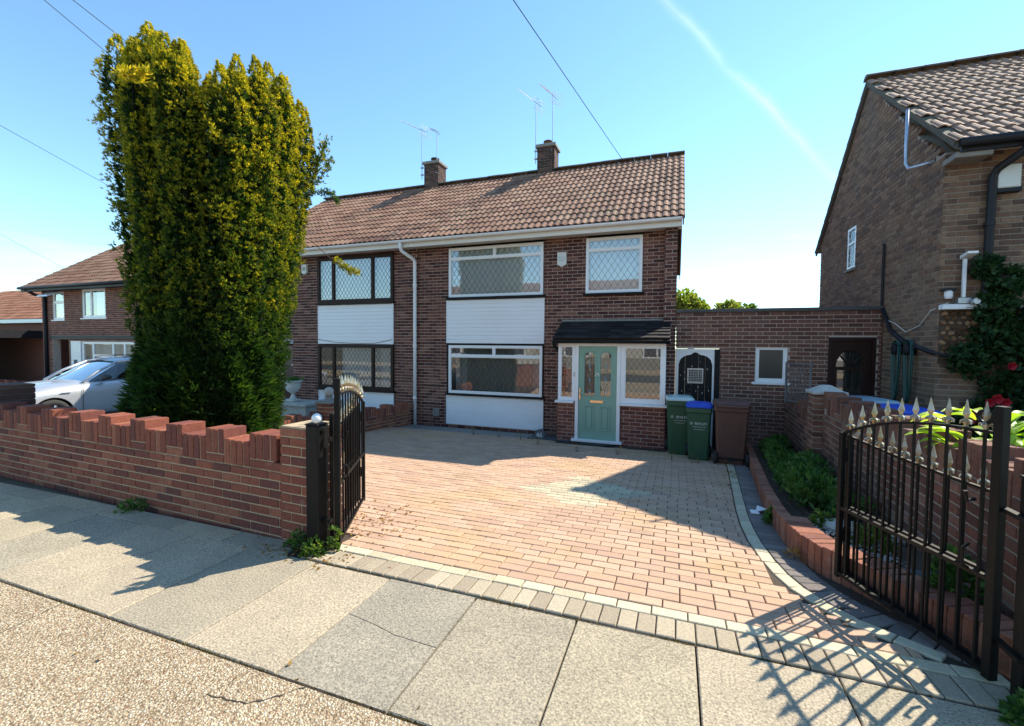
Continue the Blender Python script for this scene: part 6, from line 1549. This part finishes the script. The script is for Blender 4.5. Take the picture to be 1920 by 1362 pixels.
def chips(name, poly_c, sx, sy, n, mat, label, s0=.012, s1=.03, zoff=.01):
    mb = MB()
    for i in range(n):
        x = poly_c[0]+random.uniform(-1,1)*sx; y = poly_c[1]+random.uniform(-1,1)*sy; z = zg(y)+zoff; s = random.uniform(s0, s1); a = random.uniform(0, 6.28)
        c, q = math.cos(a), math.sin(a); P = [(-1,-.6,0),(1,-.5,0),(.8,.7,0),(-.7,.6,0),(-.6,-.3,.5),(.6,-.3,.6),(.5,.4,.5),(-.4,.4,.45)]
        mb.add([(x+s*(c*a_-q*b_), y+s*(q*a_+c*b_), z+s*c_) for a_, b_, c_ in P], [(4,5,6,7),(0,1,5,4),(1,2,6,5),(2,3,7,6),(3,0,4,7)])
    o = mb.build(name, A[mat]); tag(o, label, 'chippings', kind='stuff'); return o
chips('slate_chippings', (-2.45, 9.25), .45, .3, 420, 'slate', 'dark slate chippings beside the porch'); chips('bed_gravel', (1.32, 4.15), .22, .45, 420, 'stone', 'pale gravel in the sunlit corner of the flower bed', .006, .018, .16)
o = MB(); o.cbox(.78, .86, 5.15, 5.25, zg(5.2)+.006, zg(5.2)+.02, .004); o.add([(.83,5.2,zg(5.2)+.02),(.95,5.22,zg(5.2)+.05),(.98,5.30,zg(5.2)+.02),(.86,5.33,zg(5.2)+.045)], [(0,1,2,3)]); q = o.build('litter', A['upvc']); rebase(q, (.86, 5.2, zg(5.2))); tag(q, 'crumpled white wrapper lying on the charcoal edging pavers', 'wrapper')
def mossline(x0, x1, y, n, label, sz=.013):
    x = x0+(x1-x0)*rng.random(n)**1; keep = np.sin(x*5.1)+np.sin(x*13+1)*.6+rng.normal(size=n)*.5 > 0; x = x[keep]; m = len(x)
    p = np.stack([x, y+rng.normal(size=m)*.006, np.full(m, -.012)], 1); o = leaf_mesh('joint_moss', p, np.tile([0,0,1.], (m,1)), np.full(m, sz), 3, A['moss'], wid=.6, spread=1.); tag(o, label, 'moss', kind='stuff')
A['moss'] = leafmat('moss', [(0, (.05,.045,.015)), (.5, (.11,.08,.03)), (1, (.16,.13,.05))])
mossline(-2.3, 1.45, 2.489, 1500, 'brown moss and dirt in the joint between slabs and drive'); mossline(-5, 1.3, 1.552, 1200, 'dirt and moss in the joint between slabs and gravelly footway')
# broad-leaved plant behind the wall
e = empty('hosta_plant', (2.05, 3.90, .0), 'bright green broad-leaved plant behind the boundary wall at the right edge', 'plant')
def bigleaf(p, d, L, W_, m, par):
    p, d = Vector(p), Vector(d).normalized(); s = d.cross(Vector((0,0,1))).normalized(); up = s.cross(d); vs = []; n = 7
    for i in range(n+1):
        t = i/n; w_ = W_*math.sin(math.pi*min(1, t*.9+.06))**.8; c = p+d*L*t+up*(.25*L*math.sin(t*math.pi*.6)-.35*L*t*t)
        vs += [c-s*w_/2+up*w_*.22, c, c+s*w_/2+up*w_*.22]
    mb = MB(); mb.add(vs, [(i*3+j, i*3+j+1, i*3+j+4, i*3+j+3) for i in range(n) for j in range(2)]); o = mb.build('leaf', m, par, smooth=True); return o
for k in range(64):
    a = random.uniform(0, 6.28); r_ = random.uniform(.02, .30); z = random.uniform(.78, 1.10)
    bigleaf((2.06+r_*math.cos(a), 3.90+r_*math.sin(a), z), (math.cos(a), math.sin(a), random.uniform(-.2, .5)), random.uniform(.14, .24), random.uniform(.06, .10), A['hosta'], e)
mb = MB()
for k in range(12): a = k*.52; mb.tube([(2.06, 3.90, -.1), (2.06+.2*math.cos(a), 3.90+.2*math.sin(a), .88)], .01, 5)
mb.build('stem', A['weed'], e)
# climbing rose
e = empty('climbing_rose', (4.3, NY-.15, -.2), "dark climbing rose with red blooms covering the neighbour's front wall", 'climbing plant')
ctr = np.array([(4.0,.45,.5),(4.5,.7,.65),(5.0,.9,.7),(3.75,.2,.4),(4.25,1.3,.5),(4.7,1.6,.45),(4.0,1.7,.28),(3.95,2.1,.22),(4.05,2.45,.2),(3.85,2.65,.14),(5.1,1.9,.4),(4.4,.2,.6),(3.6,-.1,.4),(5.5,1.2,.7),(5.0,.2,.7),(3.70,1.42,.20),(4.3,1.95,.25)])
P2 = []
for (x, z, r_) in ctr:
    m = int(900*r_*r_+90); a = rng.random(m)*6.28; q = np.sqrt(rng.random(m))*r_
    P2.append(np.stack([x+q*np.cos(a), NY-.04-rng.random(m)*.10-.22*np.maximum(0, 1-(q/r_)**2)*rng.random(m), z+q*np.sin(a)], 1))
P2 = np.concatenate(P2); leaf_mesh('foliage', P2, np.tile([0,-.8,.1], (len(P2),1)), np.full(len(P2), .085), 4, A['rosel'], e, wid=.6, spread=1.2, off=(4.3, NY-.15, -.2))
mb = MB()
for k in range(6): mb.tube([(3.9+.25*k, NY-.06, -.3), (3.85+.2*k, NY-.05, .8), (3.95+.16*k, NY-.05, 1.6), (3.9+.1*k, NY-.04, 2.3)], [.018, .014, .010, .006], 5)
mb.build('stem', A['bark'], e)
for (x, z, s) in ((4.06, 1.35, .055), (4.28, 1.30, .05), (3.93, .92, .07), (3.86, .87, .06), (4.02, .88, .06), (3.76, .74, .065), (3.40+.3, .62, .04)):
    mb = MB()
    for ring, (m, rr, h, op_) in enumerate(((5,1.,.0,.5),(5,.72,.25,.25),(4,.45,.4,.1))):
        for j in range(m):
            a = 2*math.pi*j/m+ring*.5; d = Vector((math.cos(a), -.35-op_*.3, math.sin(a))); t_ = Vector((-math.sin(a), 0, math.cos(a))); c = Vector((x, NY-.30-h*s, z))
            mb.add([c+t_*s*.15*rr, c+d*s*.6*rr+t_*s*.5*rr, c+d*s*rr+Vector((0,-s*.3*(ring),0)), c+d*s*.6*rr-t_*s*.5*rr, c-t_*s*.15*rr], [(0,1,2,3,4)])
    mb.build('bloom', A['rosef'], e, smooth=True)
# shrubs showing over the garage roof
def tree(name, c, R, h0, h1, n, mat, label, size=.16):
    e = empty(name, c, label, 'tree', 'shrubs behind the garage')
    m = 9; cc = np.stack([c[0]+rng.normal(size=m)*R*.5, c[1]+rng.normal(size=m)*R*.4, rng.uniform(h0, h1, m)], 1)
    P = []; N_ = []
    for k in range(m):
        v = rng.normal(size=(n//m, 3)); v /= np.linalg.norm(v, axis=1)[:,None]; rr = R*rng.uniform(.35, .6)*rng.random((n//m,1))**.35
        P.append(cc[k]+v*rr*[1,1,.8]); N_.append(v+[0,0,.3])
    leaf_mesh('crown', np.concatenate(P), np.concatenate(N_), np.full(sum(len(p) for p in P), size), 4, mat, e, wid=.5, spread=1., off=c)
    mb = MB(); mb.tube([c, (c[0], c[1], h0)], [.12, .07], 8)
    for k in range(m): mb.tube([(c[0], c[1], h0*.6), tuple(cc[k])], [.05, .02], 6)
    mb.build('trunk', A['bark'], e); return e
tree('pale_shrub_tree', (.55, 18.5, -.5), 1.15, 2.3, 3.3, 2600, A['bush'], 'pale yellow-green shrub over the garage roof next to the house corner')
tree('green_shrub_tree', (1.75, 19.0, -.5), .9, 1.9, 2.9, 1100, A['weed'], 'looser green shrub right of the pale one over the garage roof', .12)
# cracks in the old footway surface
def crack(pts, w_=.006):
    mb = MB(); vs = []
    for i, (x, y) in enumerate(pts): vs += [(x-w_*.3, y-w_*random.uniform(.4,1.2), .0005), (x+w_*.3, y+w_*random.uniform(.4,1.2), .0005)]
    mb.add(vs, [(2*i, 2*i+2, 2*i+3, 2*i+1) for i in range(len(pts)-1)]); o = mb.build('crack', A['joint'], fo)
def jag(a, b, n, amp): return [(a[0]+(b[0]-a[0])*i/n+random.uniform(-amp,amp)*(0 < i < n), a[1]+(b[1]-a[1])*i/n+random.uniform(-amp,amp)*(0 < i < n)) for i in range(n+1)]
crack(jag((-3.42,1.54), (-3.30,.85), 14, .005), .004); crack(jag((-1.88,1.54), (-1.93,1.36), 8, .01), .004); crack(jag((-1.55,1.54), (-1.72,1.38), 8, .01), .006); crack(jag((-1.72,1.38), (-1.93,1.36), 8, .008), .003)
# opposite side of the street (met in the windows' reflections)
for k, xo in enumerate((-17, -4.5, 8)):
    e = empty('opposite_house', (xo, -19, -.2), ('sunlit cream house across the street left of centre, only mirrored in the windows', 'sunlit cream house straight across the street, only mirrored in the windows', 'sunlit cream house across the street to the right, only mirrored in the windows')[k], 'house', 'houses across the street')
    mb = MB(); mb.box(xo-5, xo+5, -26, -19, -.2, 5.0); mb.build('wall', A['render'], e)
    mb = MB(); mb.prism([(xo-5.3, -18.6, 4.9), (xo-5.3, -22.5, 7.6), (xo-5.3, -26.4, 4.9)], (10.6, 0, 0)); mb.build('roof', A['tileC'], e)
    for (a, z) in ((-3.2, .6), (-3.2, 3.2), (3.2, .6), (3.2, 3.2)):
        mb = MB(); mb.box(xo+a-1.1, xo+a+1.1, -18.98, -18.94, z, z+1.25); f_ = mb.build('window', A['upvc'], e)
        for s_ in (-.52, .52):
            mb = MB(); mb.box(xo+a+s_-.45, xo+a+s_+.45, -18.935, -18.93, z+.12, z+1.13); mb.build('pane', A['slate'], f_)
    for a in (-3.2, 3.2):
        mb = MB(); mb.box(xo+a-1.1, xo+a+1.1, -18.98, -18.95, 1.9, 3.15); mb.build('panel', A['clad'], e)
    mb = MB(); mb.box(xo-.5, xo+.5, -18.98, -18.93, -.2, 1.95); mb.build('door', A['brownframe'], e)
fo2 = MB(); fo2.box(-60, 60, -12.2, -9.0, -.3, .0); q = fo2.build('far_footway', A['agg']); q['kind'] = 'structure'
for k, xo in enumerate((-16, -3, 9)):
    mb = MB(); mb.box(xo-4.5, xo+3.2, -12.7, -12.4, -.1, .75); q = mb.build('opposite_wall', A['conc']); rebase(q, (xo, -12.55, -.1)); tag(q, ('low concrete garden wall across the street on the left, seen only in reflections', 'low concrete garden wall straight across the street, seen only in reflections', 'low concrete garden wall across the street on the right, seen only in reflections')[k], 'wall', 'walls across the street')
